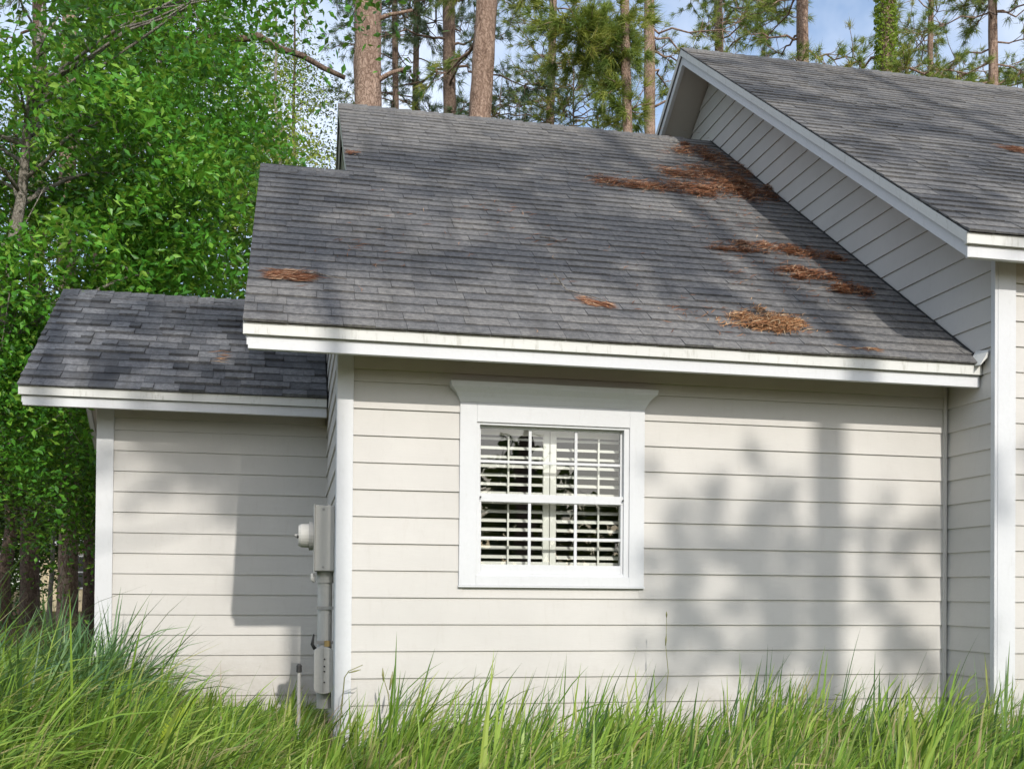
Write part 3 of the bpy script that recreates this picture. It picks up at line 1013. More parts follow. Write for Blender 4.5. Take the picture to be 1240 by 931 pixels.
def pine(label, base, r0, height, lean, zones, n_branch, mat='needle_green', bark='bark_pine', tuft_n=40, needle=0.25, nw=0.014, reach=(1.2, 3.0), group='pines behind the house', stubs=(), seed=0, clumps=None, top_taper=0.35, name='pine_tree'):
    """zones: (z0, z1) range along the trunk that carries living branches"""
    t = thing(name, label, 'tree', base, group)
    n = 60
    tt = np.linspace(0, 1, n)
    P = np.stack([lean[0] * height * tt, lean[1] * height * tt, -0.2 + (height + 0.2) * tt], -1)
    ph = rng.random(2) * 6
    P[:, 0] += 0.07 * np.sin(tt * 7 + ph[0]) * np.minimum(1, tt * 4)
    P[:, 1] += 0.07 * np.sin(tt * 6 + ph[1]) * np.minimum(1, tt * 4)
    rad = r0 * (1 - (1 - top_taper) * tt) * (1 + 0.3 * np.exp(-tt * 30))
    MB().tube(P, rad, 16, wob=0.05).build('trunk', bark, t, smooth=True, world_space=False)
    at = lambda z: np.array([np.interp(z, P[:, 2], P[:, k]) for k in range(3)])
    rz = lambda z: np.interp(z, P[:, 2], rad)
    for (z, dx, dy, dz, rr) in stubs:
        p0 = at(z)
        q = limb_path(p0, p0 + np.array([dx, dy, dz]), 5, 0.03, 0.15)
        MB().tube(q, np.linspace(rr, rr * 0.55, 5), 8).build('broken_branch', bark, t, smooth=True, world_space=False)
    TC, TD = [], []
    def branch(p0, e, r_):
        b = MB()
        q = limb_path(p0, e, 8, rng.uniform(-0.12, 0.10), 0.25)
        b.tube(q, np.linspace(r_, 0.010, 8), 6)
        L = np.linalg.norm(e - p0)
        TC.append(q[-1]); TD.append(unit(q[-1] - q[-2]))
        for _ in range(int(4 + L * 4.2)):
            j = rng.integers(3, 8)
            dd = unit(q[j] - q[j - 1]) + rng.standard_normal(3) * 0.75
            ee = q[j] + unit(dd) * rng.uniform(0.25, 0.75)
            ee[2] += 0.08
            b.tube(limb_path(q[j], ee, 4, -0.05, 0.2), np.linspace(0.012, 0.006, 4), 4)
            TC.append(ee); TD.append(unit(ee - q[j] + np.array([0, 0, 0.12])))
            if rng.random() < 0.6:
                TC.append((ee + q[j]) / 2); TD.append(unit(ee - q[j]))
        b.build('branch', bark, t, smooth=True, world_space=False)
    for k in range(n_branch):
        z = rng.uniform(*zones)
        a = rng.random() * 2 * np.pi
        L = rng.uniform(*reach)
        p0 = at(z)
        branch(p0, p0 + np.array([np.cos(a) * L, np.sin(a) * L, rng.uniform(-0.35, 0.45) * L * 0.6]), max(0.02, rz(z) * 0.22))
    if clumps is not None:
        for c in clumps:
            e = np.array(c[:3], float)
            z = max(2.0, e[2] - 0.25 * np.linalg.norm(e[:2] - at(e[2])[:2]))
            z = min(z, height - 0.3)
            branch(at(z), e, max(0.02, rz(z) * 0.2))
            for _ in range(int(c[4])):
                o = rng.standard_normal(3) * c[3] * np.array([1, 1, 0.7])
                TC.append(e + o); TD.append(unit(o + np.array([0, 0, 0.1])))
    if TC:
        V, T, r = needle_arrays(np.array(TC), np.array(TD), tuft_n, needle, nw)
        add('crown', mesh_np('crown', V, None, T, mat, rnd=r), t, world_space=False)
    return t

CY = -7.0525
def gx(k, dist):
    """x and y of a place `dist` metres in front of the viewpoint along bearing slope k"""
    return k * dist, CY + dist

def base_at(k, dist):
    x, y = gx(k, dist)
    return (x, y, float(ground_h(x, y)) - 0.02)

# ------------------------------------------------------------------ pines behind the house
pine('thick reddish pine trunk with two broken stubs behind the left ridge end', base_at(0.066, 18.5), 0.285, 21, (0.003, 0), (12.2, 20), 8, needle=0.26,
     stubs=((11.0, 0.75, -0.3, 0.10, 0.045), (9.85, 0.72, -0.3, 0.24, 0.05)), top_taper=0.66)
pine('slender dark pine just right of the thickest trunk', base_at(0.090, 31), 0.14, 24, (0.0, 0), (13.2, 23), 34, 'needle_blue', 'bark_dark', reach=(1.0, 2.6), top_taper=0.5)
pine('very thin pine between the thick trunk and the straight dark one', base_at(0.108, 33), 0.15, 25, (0.001, 0), (14, 24), 34, 'needle_blue', 'bark_pine', reach=(1.0, 2.6), top_taper=0.5)
pine('straight dark pine trunk standing upright behind the middle of the main ridge', base_at(0.1435, 28), 0.23, 23, (0.0, 0), (12.6, 22), 34, 'needle_blue', 'bark_dark', reach=(1.2, 3.2), top_taper=0.6)
pine('pine trunk leaning to the right behind the main ridge', base_at(0.157, 20.5), 0.26, 22, (0.036, 0), (11.8, 21), 12, top_taper=0.66, reach=(1.2, 2.4))
pine('thin reddish pine right of the leaning trunk', base_at(0.243, 31), 0.17, 24, (0.001, 0), (13, 23), 36, reach=(1.2, 3.0), top_taper=0.6)
pine('small young pine with feathery pale green needles above the ridge', base_at(0.268, 30), 0.08, 17.0, (0.004, 0), (12.0, 16.8), 46, reach=(0.6, 2.3), needle=0.28, tuft_n=26, top_taper=0.2)
pine('young pine low behind the ridge left of the feathery one', base_at(0.19, 31), 0.07, 16.0, (0.004, 0), (12.0, 15.8), 34, 'needle_blue', reach=(0.6, 1.9), needle=0.28, tuft_n=26, top_taper=0.2)
pine('slim pale pine trunk beside the peak of the taller roof', base_at(0.343, 26), 0.19, 23, (0.006, 0), (14.2, 22), 14, stubs=((13.4, 0.9, -0.4, 0.35, 0.035), (12.6, 0.3, -0.2, 0.05, 0.02)), top_taper=0.6)
pine('pine rising directly behind the peak of the taller roof', base_at(0.420, 31), 0.19, 24, (0.001, 0), (15.2, 23), 34, reach=(1.0, 2.6), top_taper=0.6)
pine('bare-stemmed pine behind the taller ridge right of its peak', base_at(0.512, 26), 0.22, 23, (0.003, 0), (13.6, 22), 24, reach=(1.0, 2.4), top_taper=0.6)
vine_pine = pine('pine trunk wrapped in yellow green vine behind the taller ridge', base_at(0.606, 22), 0.20, 22, (0.006, 0), (11.6, 21), 16, reach=(0.8, 2.2), top_taper=0.7)
pine('bushy pine at the right edge behind the taller roof', base_at(0.735, 24), 0.18, 20, (0.0, 0), (11.6, 19), 44, reach=(1.2, 2.9), top_taper=0.5)
pine('spreading pine between the vine-wrapped trunk and the right edge', base_at(0.665, 29), 0.15, 20, (0.0, 0), (13.0, 19), 34, reach=(1.2, 2.9), top_taper=0.5)
pine('pine with drooping dark boughs hanging over the middle of the main roof', base_at(0.322, 19.5), 0.13, 19, (0.0, 0), (13.0, 18), 4, 'needle_green', tuft_n=60, needle=0.30, top_taper=0.5,
     clumps=[(-0.95, 0, 11.6, 0.40, 34), (-0.45, 0.1, 11.65, 0.40, 36), (-1.3, -0.2, 11.9, 0.35, 24), (-0.15, 0, 11.35, 0.33, 24), (0.10, 0, 10.35, 0.20, 16), (-0.25, 0, 10.75, 0.22, 10), (-0.2, 0.1, 11.9, 0.4, 50)])
# vine sleeve on the wrapped pine
NV = 7000
zz = rng.uniform(7, 15, NV)
aa = rng.random(NV) * 2 * np.pi
rr = rng.uniform(0.16, 0.26, NV)
V, T = leaf_arrays(np.stack([0.004 * zz + np.cos(aa) * rr, np.sin(aa) * rr, zz], -1), rng.uniform(0.07, 0.13, NV))
add('vine_leaves', mesh_np('vine_leaves', V, None, T, 'leaf_yellow', rnd=np.repeat(rng.random(NV) * 0.8, 4)), vine_pine, world_space=False)

# pines standing in the wood at the left, their lower trunks in view
pine('pine trunk with flaky sunlit bark just left of the annexe', base_at(-0.1985, 17.5), 0.150, 19, (0.0, 0), (12, 18), 8, group='pines left of the house', top_taper=0.6)
pine('dark pine trunk touching the edge of the annexe corner board', base_at(-0.1795, 19), 0.095, 19, (0, 0), (12, 18), 6, bark='bark_dark', group='pines left of the house', top_taper=0.6)
pine('short-looking dark trunk at far left of the shaded wood', base_at(-0.2290, 24), 0.19, 20, (0, 0), (12, 19), 6, bark='bark_dark', group='pines left of the house', top_taper=0.6)

# ------------------------------------------------------------------ leafy trees at the left
broadleaf('leafy_tree', 'big bright green leafy tree filling the upper left corner', base_at(-0.285, 13.0), 8.0, (0.95, 0.2, 5.9), (2.5, 1.7, 3.0), 'leaf_bright', 125, 150, 0.17, 0.15, clump_r=0.30, n_limb=26,
          extra_clumps=[(3.3, -0.6, 8.2), (3.7, -0.5, 8.5), (2.9, -0.6, 8.0), (4.1, -0.5, 8.45), (4.5, -0.5, 8.75)])
lt = broadleaf('leafy_tree', 'leafy green tree with pale grey trunk behind the annexe roof', base_at(-0.126, 15.5), 10.5, (0.05, 0.0, 7.6), (1.35, 1.5, 3.4), 'leaf_bright', 85, 140, 0.17, 0.11, clump_r=0.30, n_limb=20)
MB().tube(limb_path((0.2, -0.3, 8.6), (2.60, -0.5, 8.35), 9, 0.12, 0.12), np.linspace(0.07, 0.035, 9), 8).build('broken_branch', 'bark_dark', lt, smooth=True, world_space=False)
broadleaf('leafy_tree', 'tall yellow green sunlit tree between the annexe and the main ridge', base_at(-0.022, 18.5), 11.6, (0.0, 0.2, 7.0), (1.0, 1.2, 4.6), 'leaf_yellow', 110, 130, 0.115, 0.09, clump_r=0.36, n_limb=18)
broadleaf('leafy_tree', 'dull green tree far back at the left edge', base_at(-0.25, 23), 12, (0.0, 0.3, 7.6), (3.0, 2.0, 4.5), 'leaf_olive', 110, 120, 0.14, 0.14, clump_r=0.5, bark='bark_dark')
broadleaf('leafy_tree', 'olive green tree thinning against the sky left of the main ridge', base_at(-0.004, 25), 14.6, (0.0, 0.3, 10.8), (1.2, 1.3, 4.0), 'leaf_olive', 80, 110, 0.12, 0.12, clump_r=0.38, bark='bark_dark')
broadleaf('leafy_tree', 'dark leafy tree deep behind the annexe roof', base_at(-0.14, 21), 11, (0.0, 0.3, 7.4), (2.4, 2.0, 4.9), 'leaf_olive', 130, 140, 0.15, 0.13, clump_r=0.5, bark='bark_dark')
broadleaf('leafy_tree', 'leafy tree just beyond the left edge of the view', base_at(-0.40, 18), 10, (0.0, 0.3, 6.4), (2.4, 2.0, 4.0), 'leaf_bright', 80, 110, 0.17, 0.13, clump_r=0.42)
broadleaf('leafy_tree', 'tall olive tree farther beyond the left edge', base_at(-0.36, 27), 13, (0.0, 0.3, 8.0), (3.2, 2.0, 5.2), 'leaf_olive', 80, 110, 0.19, 0.15, clump_r=0.55, bark='bark_dark')
# understorey shrubs
shr = 'shrubs in the wood left of the house'
broadleaf('shrub', 'dark spreading shrub under the trees at the far left', base_at(-0.262, 18.0), 4.6, (0.1, 0, 3.9), (1.5, 1.0, 1.6), 'leaf_dark', 60, 130, 0.13, 0.05, clump_r=0.32, group=shr, cat='shrub', n_limb=10)
broadleaf('shrub', 'sunlit green shrub poking out left of the annexe eave', base_at(-0.262, 12.8), 4.2, (0.05, 0, 3.5), (0.55, 0.7, 1.2), 'leaf_bright', 34, 110, 0.12, 0.04, clump_r=0.27, group=shr, cat='shrub', n_limb=10)
broadleaf('shrub', 'dense dark shrub behind the flaky pine trunk', base_at(-0.212, 22), 5.2, (0.2, 0, 4.6), (1.9, 1.0, 2.0), 'leaf_dark', 80, 140, 0.14, 0.05, clump_r=0.36, group=shr, cat='shrub', n_limb=10)
broadleaf('shrub', 'dark shrub hanging before the far cream house', base_at(-0.200, 28), 4.2, (0, 0, 3.6), (1.8, 0.8, 1.3), 'leaf_dark', 60, 140, 0.18, 0.06, clump_r=0.36, group=shr, cat='shrub', n_limb=8)
broadleaf('shrub', 'low dark shrub left of the far cream house', base_at(-0.258, 27), 3.4, (0, 0, 2.1), (1.2, 0.8, 1.6), 'leaf_dark', 60, 140, 0.18, 0.06, clump_r=0.36, group=shr, cat='shrub', n_limb=8)
broadleaf('shrub', 'bright green bush rising right behind the annexe ridge', base_at(-0.062, 15.5), 4.4, (0, 0, 3.6), (1.0, 0.9, 1.6), 'leaf_yellow', 60, 130, 0.10, 0.05, clump_r=0.32, group=shr, cat='shrub', n_limb=10)
broadleaf('shrub', 'wide leafy bush behind the left end of the annexe ridge', base_at(-0.165, 16), 4.2, (0, 0, 3.4), (1.6, 0.9, 1.5), 'leaf_bright', 60, 130, 0.13, 0.05, clump_r=0.34, group=shr, cat='shrub', n_limb=10)

# far wood behind everything: a mass nobody could count
N = 42000
kx = rng.uniform(-34, 30, N)
ky = rng.uniform(34, 52, N)
top = 9 + 2.5 * np.sin(kx * 0.35) + 1.5 * np.sin(kx * 0.9 + 1) - np.where(kx > -2, 3.5, 0)
kz = 1.2 + top * rng.random(N) ** 0.8
V, T = leaf_arrays(np.stack([kx, ky, kz], -1), rng.uniform(0.3, 0.6, N))
fo = add('distant_wood', mesh_np('distant_wood', V, None, T, 'leaf_dark', rnd=np.repeat(np.clip(rng.normal(0.5, 0.25, N), 0, 1), 4)))
fo['kind'] = 'stuff'
tag(fo, 'distant dark green wood beyond the trees', 'trees')

N = 26000
kx = rng.uniform(-30, 34, N)
ky = rng.uniform(-46, -34, N)
top = 5.2 + 2.2 * np.sin(kx * 0.8) + 1.3 * np.sin(kx * 2.1 + 1)
V, T = leaf_arrays(np.stack([kx, ky, 0.2 + top * rng.random(N) ** 0.75], -1), rng.uniform(0.4, 0.8, N))
fo = add('hedge_wood', mesh_np('hedge_wood', V, None, T, 'leaf_dark', rnd=np.repeat(np.clip(rng.normal(0.4, 0.25, N), 0, 1), 4)))
fo['kind'] = 'stuff'
tag(fo, 'dark tree line facing the house, mirrored in its window', 'trees')

# far cream house glimpsed between the trunks
fh = thing('far_house', 'small cream house with white windows glimpsed between the trunks', 'house', (-7.4, 31.5, 0.35))
g = 0.35
MB().box(-8.5, -6.2, 31.5, 37, g - 0.3, g + 2.5).build('wall', 'cream', fh)
MB().prism_x([(31.0, g + 2.45), (34.2, g + 4.3), (37.4, g + 2.45)][::-1], -8.9, -5.8).build('roof', 'brown_roof', fh)
MB().box(-8.9, -5.8, 30.96, 31.02, g + 2.28, g + 2.47).build('fascia', 'trim', fh)
for x in (-7.75, -6.85 + 0.1):
    w_ = MB().box(x - 0.06, x + 0.86, 31.44, 31.499, g + 0.8, g + 2.0).build('window', 'trim', fh)
    for i in range(2):
        for j in range(2):
            MB().box(x + 0.02 + i * 0.40, x + 0.38 + i * 0.40, 31.42, 31.439, g + 0.86 + j * 0.55, g + 1.36 + j * 0.55).build('pane', 'dark_metal', w_)

# ------------------------------------------------------------------ trees on the viewer's side: they throw the dappled shade
def clump_for(px, py, pz, dist_y, bx, by, bz, r, nt):
    """where a bough must be so that its shade falls around the point p"""
    s = py - dist_y
    return (px + 0.073 * s - bx, dist_y - by, pz + 0.595 * s - bz, r, nt)

def shade_tree(label, bx, by, r0, height, pts, lean=(0, 0), spread=0.8, **kw):
    cl = []
    for (px, py, pz, r, nt) in pts:
        cl.append(clump_for(px, py, pz, by + rng.uniform(-spread, spread), bx, by, 0.0, r, nt))
    return pine(label, (bx, by, -0.02), r0, height, lean, (height * 0.8, height * 0.98), 4, group='pines on the viewer side', clumps=cl, tuft_n=44, needle=0.26, nw=0.013, top_taper=0.6, **kw)

def roof_pt(x, y):
    return (x, y, ZE + M * (y - YE))

r_ = random.Random(4)
def roof_pts(x0, x1, n, ylo=-0.2, yhi=4.4, skip=()):
    out = []
    while len(out) < n:
        x, y = r_.uniform(x0, x1), r_.uniform(ylo, yhi)
        if any((x - a) ** 2 + ((y - b) * 1.2) ** 2 < c * c for a, b, c in skip):
            continue
        out.append((*roof_pt(x, y), r_.uniform(0.22, 0.40), r_.randint(20, 40)))
    return out
lit = [(-0.1, 1.75, 0.65), (1.05, 1.4, 0.6), (3.4, 0.0, 0.65), (4.0, 0.6, 0.55), (0.0, 0.1, 0.6), (2.3, 2.2, 0.5), (2.0, 4.3, 0.6), (3.0, 4.3, 0.5), (1.6, 0.0, 0.45)]
shade_tree('pine on the viewer side whose trunk shades the main wall', 4.83, -14.5, 0.165, 21,
           roof_pts(2.6, 5.0, 9, ylo=0.5, skip=lit)
           + [(2.9, 0, H + 0.35, 0.22, 9), (3.2, 0, H - 0.05, 0.28, 14), (2.8, 0, H - 0.2, 0.2, 8), (3.35, 0, H + 0.35, 0.22, 10), (3.5, 0, H - 0.4, 0.22, 9), (4.45, 0, H + 0.4, 0.18, 7), (4.35, 0, H - 0.15, 0.2, 7)])
shade_tree('taller rear pine on the viewer side outside the picture', -0.72, -17.0, 0.16, 22, roof_pts(0.0, 2.6, 9, ylo=0.6, skip=lit))
shade_tree('right pine on the viewer side outside the picture', 8.2, -16.0, 0.17, 23,
           [(r_.uniform(4.8, 8.3), y_, ZGE + M * (y_ - YGE), r_.uniform(0.2, 0.36), r_.randint(8, 18)) for y_ in [r_.uniform(-0.3, 3.2) for _ in range(13)]])
shade_tree('slim near pine on the viewer side outside the picture', 1.25, -15.0, 0.095, 19,
           [(x_, y_, SZE + M * (y_ - SYE), 0.20, 16) for x_, y_ in ((-1.45, 3.45), (-0.9, 3.5), (-0.3, 3.6), (-1.45, 2.75), (-0.55, 2.45))]
           + [(-0.75, BY, H + 1.05, 0.2, 14), (-1.1, BY, H + 1.15, 0.18, 8)])

# ------------------------------------------------------------------ pine straw on the roofs
def straw(name, label, pts, n, mat, length=0.13, thick=0.05, ye=YE, ze=ZE, group='pine straw lying on the roofs', along=None):
    """pts: (x, y, rx, ry, weight) blobs on a roof plane"""
    sub = []
    for (px, py, rx, ry, w) in pts:          # break every drift into ragged lobes
        sub.append((px, py, rx * 0.8, ry * 0.8, w * 0.8))
        for _ in range(6):
            a_, q_ = rng.random() * 2 * np.pi, rng.uniform(0.35, 0.95)
            sub.append((px + np.cos(a_) * rx * q_, py + np.sin(a_) * ry * q_, rx * rng.uniform(0.15, 0.45), ry * rng.uniform(0.2, 0.5), w * rng.uniform(0.08, 0.3)))
        sub.append((px, py, rx * 1.5, ry * 1.6, w * 0.12))
    pts = sub
    W = np.array([p[4] for p in pts], float)
    k = rng.choice(len(pts), n, p=W / W.sum())
    A = np.array([p[:4] for p in pts])[k]
    g = np.clip(rng.standard_normal((n, 2)) * 0.48, -1.1, 1.1)
    x = A[:, 0] + A[:, 2] * g[:, 0]
    y = A[:, 1] + A[:, 3] * g[:, 1]
    y = np.maximum(y, ye + 0.03 + 0.05 * rng.random(n))
    q = np.exp(-(g ** 2).sum(1) * 1.2)
    h = 0.010 + thick * q * rng.random(n)
    a = rng.random(n) * np.pi if along is None else rng.normal(along, 0.35, n)
    el = rng.normal(0, 0.10, n)
    L = length * rng.uniform(0.5, 1.2, n)
    def onp(u, v, w):   # roof frame -> world
        return np.stack([u, v / 1, w], -1)
    du = np.cos(a) * np.cos(el) * L / 2
    dv = np.sin(a) * np.cos(el) * L / 2
    dw = np.sin(el) * L / 2
    s = (y - ye) * SL
    wd = 0.0030
    def tow(u, v, w):
        return np.stack([u, ye + v / SL - w * M / SL, ze + v * M / SL + w / SL], -1)
    p0u, p0v = x - du, s - dv
    p1u, p1v = x + du, s + dv
    cu, cv = -np.sin(a) * wd, np.cos(a) * wd
    bend = rng.normal(0, 0.12, n) * L
    mu, mv = x + cu / wd * bend, s + cv / wd * bend
    hh0, hh1 = np.maximum(h - dw, 0.008), np.maximum(h + dw, 0.008)
    V = np.stack([tow(p0u, p0v, hh0), tow(mu - cu, mv - cv, h), tow(p1u, p1v, hh1), tow(mu + cu, mv + cv, h + 0.002)], 1).reshape(-1, 3)
    i = np.arange(n)[:, None] * 4
    T = np.concatenate([i + np.array([[0, 1, 3]]), i + np.array([[1, 2, 3]])])
    o = add(name, mesh_np(name, V, None, T, mat, rnd=np.repeat(rng.random(n), 4)))
    # a few curled dry bracts and bits of bark give the heap body
    return tag(o, label, 'pine straw', group)

straw('pine_needle_pile', 'largest brown pine needle drift below the gable near the main ridge',
      [(4.55, 3.6, 0.35, 0.75, 4), (4.2, 3.1, 0.55, 0.45, 5), (3.7, 2.78, 0.55, 0.22, 4), (3.1, 2.74, 0.45, 0.12, 2), (4.5, 2.85, 0.35, 0.4, 3), (4.4, 4.1, 0.3, 0.25, 1.5)], 7500, 'needle_dry', 0.12, 0.045)
straw('pine_needle_pile', 'upper reddish needle patch halfway down against the gable wall',
      [(4.0, 1.36, 0.5, 0.14, 3), (4.4, 1.30, 0.25, 0.2, 2), (3.65, 1.28, 0.25, 0.06, 0.7)], 1700, 'needle_dry', 0.11, 0.03)
straw('pine_needle_pile', 'brown needle patch just below the upper one by the gable wall',
      [(4.15, 0.88, 0.34, 0.13, 3), (4.40, 0.64, 0.2, 0.13, 2)], 1600, 'needle_dry', 0.11, 0.03)
straw('pine_needle_pile', 'golden sunlit needle pile low on the roof near the right eave',
      [(3.28, -0.08, 0.38, 0.13, 3), (3.40, -0.02, 0.20, 0.2, 2)], 1700, 'needle_gold', 0.12, 0.03)
straw('pine_needle_pile', 'reddish needle bundle with twig at the lower left of the main roof',
      [(-0.08, 0.19, 0.16, 0.08, 3), (0.02, 0.20, 0.11, 0.06, 2)], 330, 'needle_dry', 0.16, 0.03, along=0.2)
straw('pine_needle_pile', 'small rusty needle bundle near the middle of the main eave',
      [(2.00, 0.11, 0.05, 0.04, 1), (2.07, 0.07, 0.05, 0.03, 2), (2.14, 0.05, 0.05, 0.03, 2)], 110, 'needle_dry', 0.15, 0.02, along=-0.45)
straw('pine_needle_pile', 'tiny brown tuft under the step at the upper left of the main roof',
      [(0.52, 2.92, 0.07, 0.06, 3)], 70, 'needle_dry', 0.10, 0.02)
o_ = straw('loose_straw', 'thin line of straw along the main eave near the wing',
      [(3.88, -0.35, 0.22, 0.03, 3)], 22, 'needle_gold', 0.10, 0.012, along=0.0)
o_['kind'] = 'stuff'
straw('pine_needle_pile', 'dark reddish litter on the taller roof at the right edge',
      [(6.45, 1.40, 0.16, 0.05, 3), (6.6, 1.28, 0.12, 0.04, 2)], 240, 'needle_dry', 0.16, 0.03, YGE, ZGE, along=-0.4)
o_ = straw('loose_straw', 'sparse pale needles scattered on the annexe roof',
      [(-0.75, 2.80, 0.3, 0.10, 3)], 11, 'needle_gold', 0.16, 0.012, SYE, SZE, along=0.1)
o_['kind'] = 'stuff'
o_ = straw('loose_straw', 'stray needles scattered over the main roof',
      [(1.5, 1.2, 1.6, 1.3, 2), (2.0, 1.15, 0.15, 0.08, 0.3), (3.9, 2.2, 0.8, 1.1, 3), (3.9, 0.9, 0.7, 0.7, 3), (3.2, 0.0, 0.8, 0.3, 1.2)], 620, 'needle_dry', 0.10, 0.010)
o_['kind'] = 'stuff'

def twig(label, pts, r, roof=(YE, ZE)):
    P = [(x, y, roof[1] + M * (y - roof[0]) + h) for x, y, h in pts]
    o = MB().tube(P, np.linspace(r, r * 0.4, len(P)), 6).build('twig', 'bark_grey', None, smooth=True)
    tag(o, label, 'twig', 'twigs on the roofs')
twig('pale forked twig beside the small rusty needle bundle', [(1.80, 0.30, 0.03), (1.88, 0.26, 0.05), (1.84, 0.36, 0.08), (1.90, 0.22, 0.03), (2.05, 0.15, 0.03), (2.15, 0.10, 0.02)], 0.007)
twig('thin twig trailing right from the left needle bundle', [(0.02, 0.20, 0.03), (0.14, 0.19, 0.04), (0.22, 0.17, 0.03), (0.34, 0.17, 0.02)], 0.008)
twig('short pale twig lying across the middle of the main roof', [(1.93, 1.20, 0.02), (2.02, 1.16, 0.03), (2.10, 1.12, 0.02)], 0.006)

# ------------------------------------------------------------------ grass bed in front of the house
def blades(n, xr, yr, hmean, hsd, lean, leansd, width, mat, name, label, clump=0.05, hfun=None, seg=7, per=34, bend=(0.5, 1.7)):
    """tufts of strap blades that fan out from a crown and arch over"""
    nc = max(1, n // per)
    cxs, cys = rng.uniform(*xr, nc), rng.uniform(*yr, nc)
    k = rng.integers(0, nc, n)
    az = rng.random(n) * 2 * np.pi
    rad = np.abs(rng.normal(0, clump, n))
    x = cxs[k] + np.cos(az) * rad
    y = np.clip(cys[k] + np.sin(az) * rad, yr[0], yr[1])
    L = np.clip(rng.normal(hmean, hsd, n), 0.15, None) * rng.uniform(0.75, 1.22, nc)[k]
    if hfun is not None:
        L = L * hfun(x, y)
    hx, hy = np.cos(az) * leansd + lean[0] + rng.normal(0, 0.12, nc)[k], np.sin(az) * leansd + lean[1]
    mag = np.sqrt(hx ** 2 + hy ** 2) + 1e-6
    hx, hy = hx / mag, hy / mag
    th0 = np.clip(mag * rng.uniform(0.2, 0.8, n), 0.02, 0.8)
    kap = rng.uniform(*bend, n) * np.clip(mag * 1.6, 0.3, 1.25)
    t = np.linspace(0, 1, seg)
    dt = t[1]
    th = th0[:, None] + kap[:, None] * (t[None, :] ** 1.4)
    sh = np.concatenate([np.zeros((n, 1)), np.cumsum(np.sin((th[:, 1:] + th[:, :-1]) / 2) * dt, 1)], 1) * L[:, None]
    sz = np.concatenate([np.zeros((n, 1)), np.cumsum(np.cos((th[:, 1:] + th[:, :-1]) / 2) * dt, 1)], 1) * L[:, None]
    z0 = ground_h(x, y)[:, None] - 0.03
    Pm = np.stack([x[:, None] + hx[:, None] * sh, y[:, None] + hy[:, None] * sh, z0 + sz], -1)
    S = np.stack([-hy, hx, rng.normal(0, 0.25, n)], -1)
    S = unit(S + rng.normal(0, 0.25, (n, 3)))[:, None, :]
    prof = np.interp(t, [0, 0.15, 0.5, 0.8, 1.0], [0.6, 0.95, 1.0, 0.65, 0.03])
    wd = width * rng.uniform(0.55, 1.3, n)[:, None] * prof[None, :]
    A = Pm + S * wd[:, :, None] * 0.5
    B = Pm - S * wd[:, :, None] * 0.5
    V = np.stack([A, B], 2).reshape(-1, 3)
    b = np.arange(n)[:, None] * (2 * seg)
    j = np.arange(seg - 1)[None, :] * 2
    Q = np.stack([b + j, b + j + 1, b + j + 3, b + j + 2], -1).reshape(-1, 4)
    tone = np.clip(rng.normal(0.45, 0.22, n) + rng.normal(0, 0.16, nc)[k], 0, 0.95)
    dead = (rng.random(n) < 0.06) | ((rng.random(nc) < 0.05)[k] & (rng.random(n) < 0.5))
    tone = np.where(dead, rng.uniform(0.96, 1.0, n), tone)
    o = add(name, mesh_np(name, V, Q, None, mat, rnd=np.repeat(tone, 2 * seg), smooth=True), kind='stuff')
    tag(o, label, 'grass')
    return o

hf = lambda x, y: 1.0 + 0.10 * np.sin(x * 2.3) + 0.09 * np.sin(x * 5.1 + y) + 0.62 * np.clip((-x - 0.1) / 1.4, 0, 1) - 0.20 * np.exp(-((x - 0.12) / 0.40) ** 2)
blades(36000, (-3.2, 7.4), (-3.5, -0.35), 0.51, 0.10, (0.60, -0.06), 0.42, 0.0155, 'grass', 'grass', 'long arching bright green grass along the house front', hfun=hf, bend=(0.7, 2.0))
blades(10500, (-3.6, 0.15), (-0.6, 2.3), 0.47, 0.09, (0.60, -0.1), 0.42, 0.0145, 'grass', 'annexe_grass', 'green grass in front of the annexe wall', hfun=lambda x, y: 0.86 + 0.08 * np.sin(x * 3) + 0.62 * np.clip((-x - 1.0), 0, 1) - 0.22 * np.clip(x + 0.9, 0, 1))
blades(2300, (-3.4, -1.1), (-1.6, 2.0), 0.92, 0.13, (0.15, -0.1), 0.50, 0.019, 'grass_blue', 'strap_grass', 'bluish green broad-bladed grass at the lower left')
blades(420, (0.35, 6.8), (-2.6, -0.4), 0.60, 0.10, (0.26, 0), 0.25, 0.014, 'grass', 'tall_grass', 'taller blades standing up above the grass bed', per=6, bend=(0.1, 0.9))
blades(130, (0.35, 6.8), (-1.6, -0.3), 0.66, 0.10, (0.18, 0), 0.26, 0.015, 'grass_blue', 'dark_blade_grass', 'scattered dark upright blades against the wall', per=4, bend=(0.0, 0.8))
blades(2600, (-3.0, 7.2), (-3.0, -0.35), 0.44, 0.10, (0.35, 0), 0.45, 0.008, 'weed', 'dry_grass', 'dry straw-coloured blades mixed into the grass bed', per=9, bend=(0.4, 2.0))

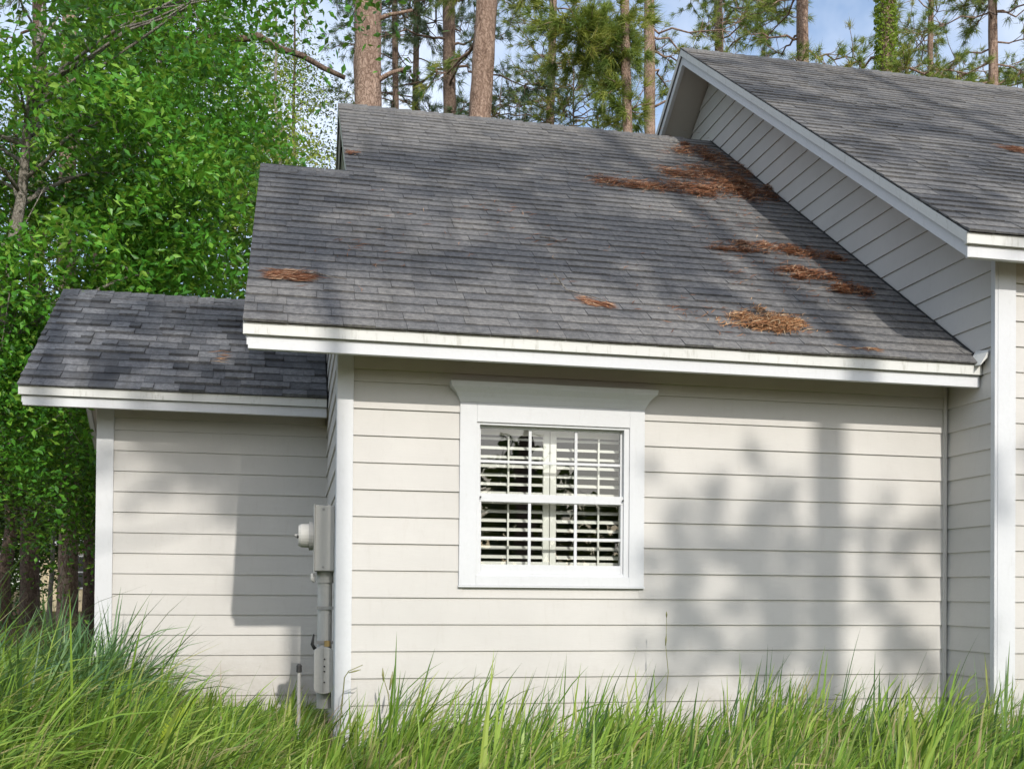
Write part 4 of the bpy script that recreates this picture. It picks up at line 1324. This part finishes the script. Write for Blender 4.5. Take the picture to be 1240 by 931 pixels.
# ------------------------------------------------------------------ weeds and the yellow frond
def weed(label, base, pts, r, heads):
    t = thing('weed', label, 'weed', base, 'weeds in the grass bed')
    P = np.array(pts, float)
    MB().tube(P, np.linspace(r, r * 0.45, len(P)), 6).build('stem', 'weed', t, smooth=True, world_space=False)
    for a, b, rr in heads:
        MB().tube([a, tuple((np.array(a) + np.array(b)) / 2), b], [rr * 0.5, rr, rr * 0.2], 6).build('seed_head', 'weed', t, smooth=True, world_space=False)
weed('thin pale weed stalk standing alone above the grass right of the window', (2.45, -0.35, 0), [(0, 0, 0), (0.01, 0, 0.45), (0.03, 0, 0.62), (0.012, 0, 0.78), (0.015, 0, 1.0)], 0.0035, [((0.015, 0, 0.99), (0.015, 0, 1.03), 0.006), ((0.01, 0, 0.80), (0.014, 0, 0.88), 0.006)])
weed('bent brown weed stalk against the white corner board', (0.29, -0.30, 0), [(0, 0, 0), (0.01, 0, 0.30), (0.035, 0, 0.60), (0.06, 0, 0.64), (0.15, 0, 0.68)], 0.005, [((0.06, 0, 0.63), (0.14, 0, 0.65), 0.006)])
weed('small reddish weed sprigs beside the white corner board', (0.62, -0.32, 0), [(0, 0, 0), (0.0, 0, 0.35), (-0.02, 0, 0.50), (-0.05, 0, 0.60)], 0.005, [((-0.05, 0, 0.58), (-0.055, 0, 0.66), 0.008), ((-0.01, 0, 0.52), (0.01, 0, 0.64), 0.008)])
fr = thing('yellow_frond', 'yellow green toothed frond lying on the grass before the annexe', 'fern', (-0.62, -1.9, 0.42))
b = MB()
ax = np.array([0.62, 0.0, 0.78])
sd = np.array([0.78, -0.2, -0.62])
V, T = [], []
for i in range(16):
    u = i / 15
    c = ax * 0.26 * u
    w_ = (0.040 * math.sin(math.pi * (0.12 + 0.85 * u)) + 0.006) * random.uniform(0.6, 1.25)
    for sg in (-1, 1):
        n0 = len(V)
        V += [tuple(c), tuple(c + ax * 0.022), tuple(c + sd * sg * w_ + ax * 0.018 + np.array([0, -0.01, 0]))]
        T.append((n0, n0 + 1, n0 + 2))
add('leaflets', mesh_np('leaflets', V, None, T, 'frond', rnd=rng.random(len(V))), fr, world_space=False)
MB().tube([tuple(-ax * 0.25 - np.array([0, 0, 0.12])), (0, 0, 0), tuple(ax * 0.27)], [0.005, 0.004, 0.002], 6).build('stem', 'frond', fr, smooth=True, world_space=False)
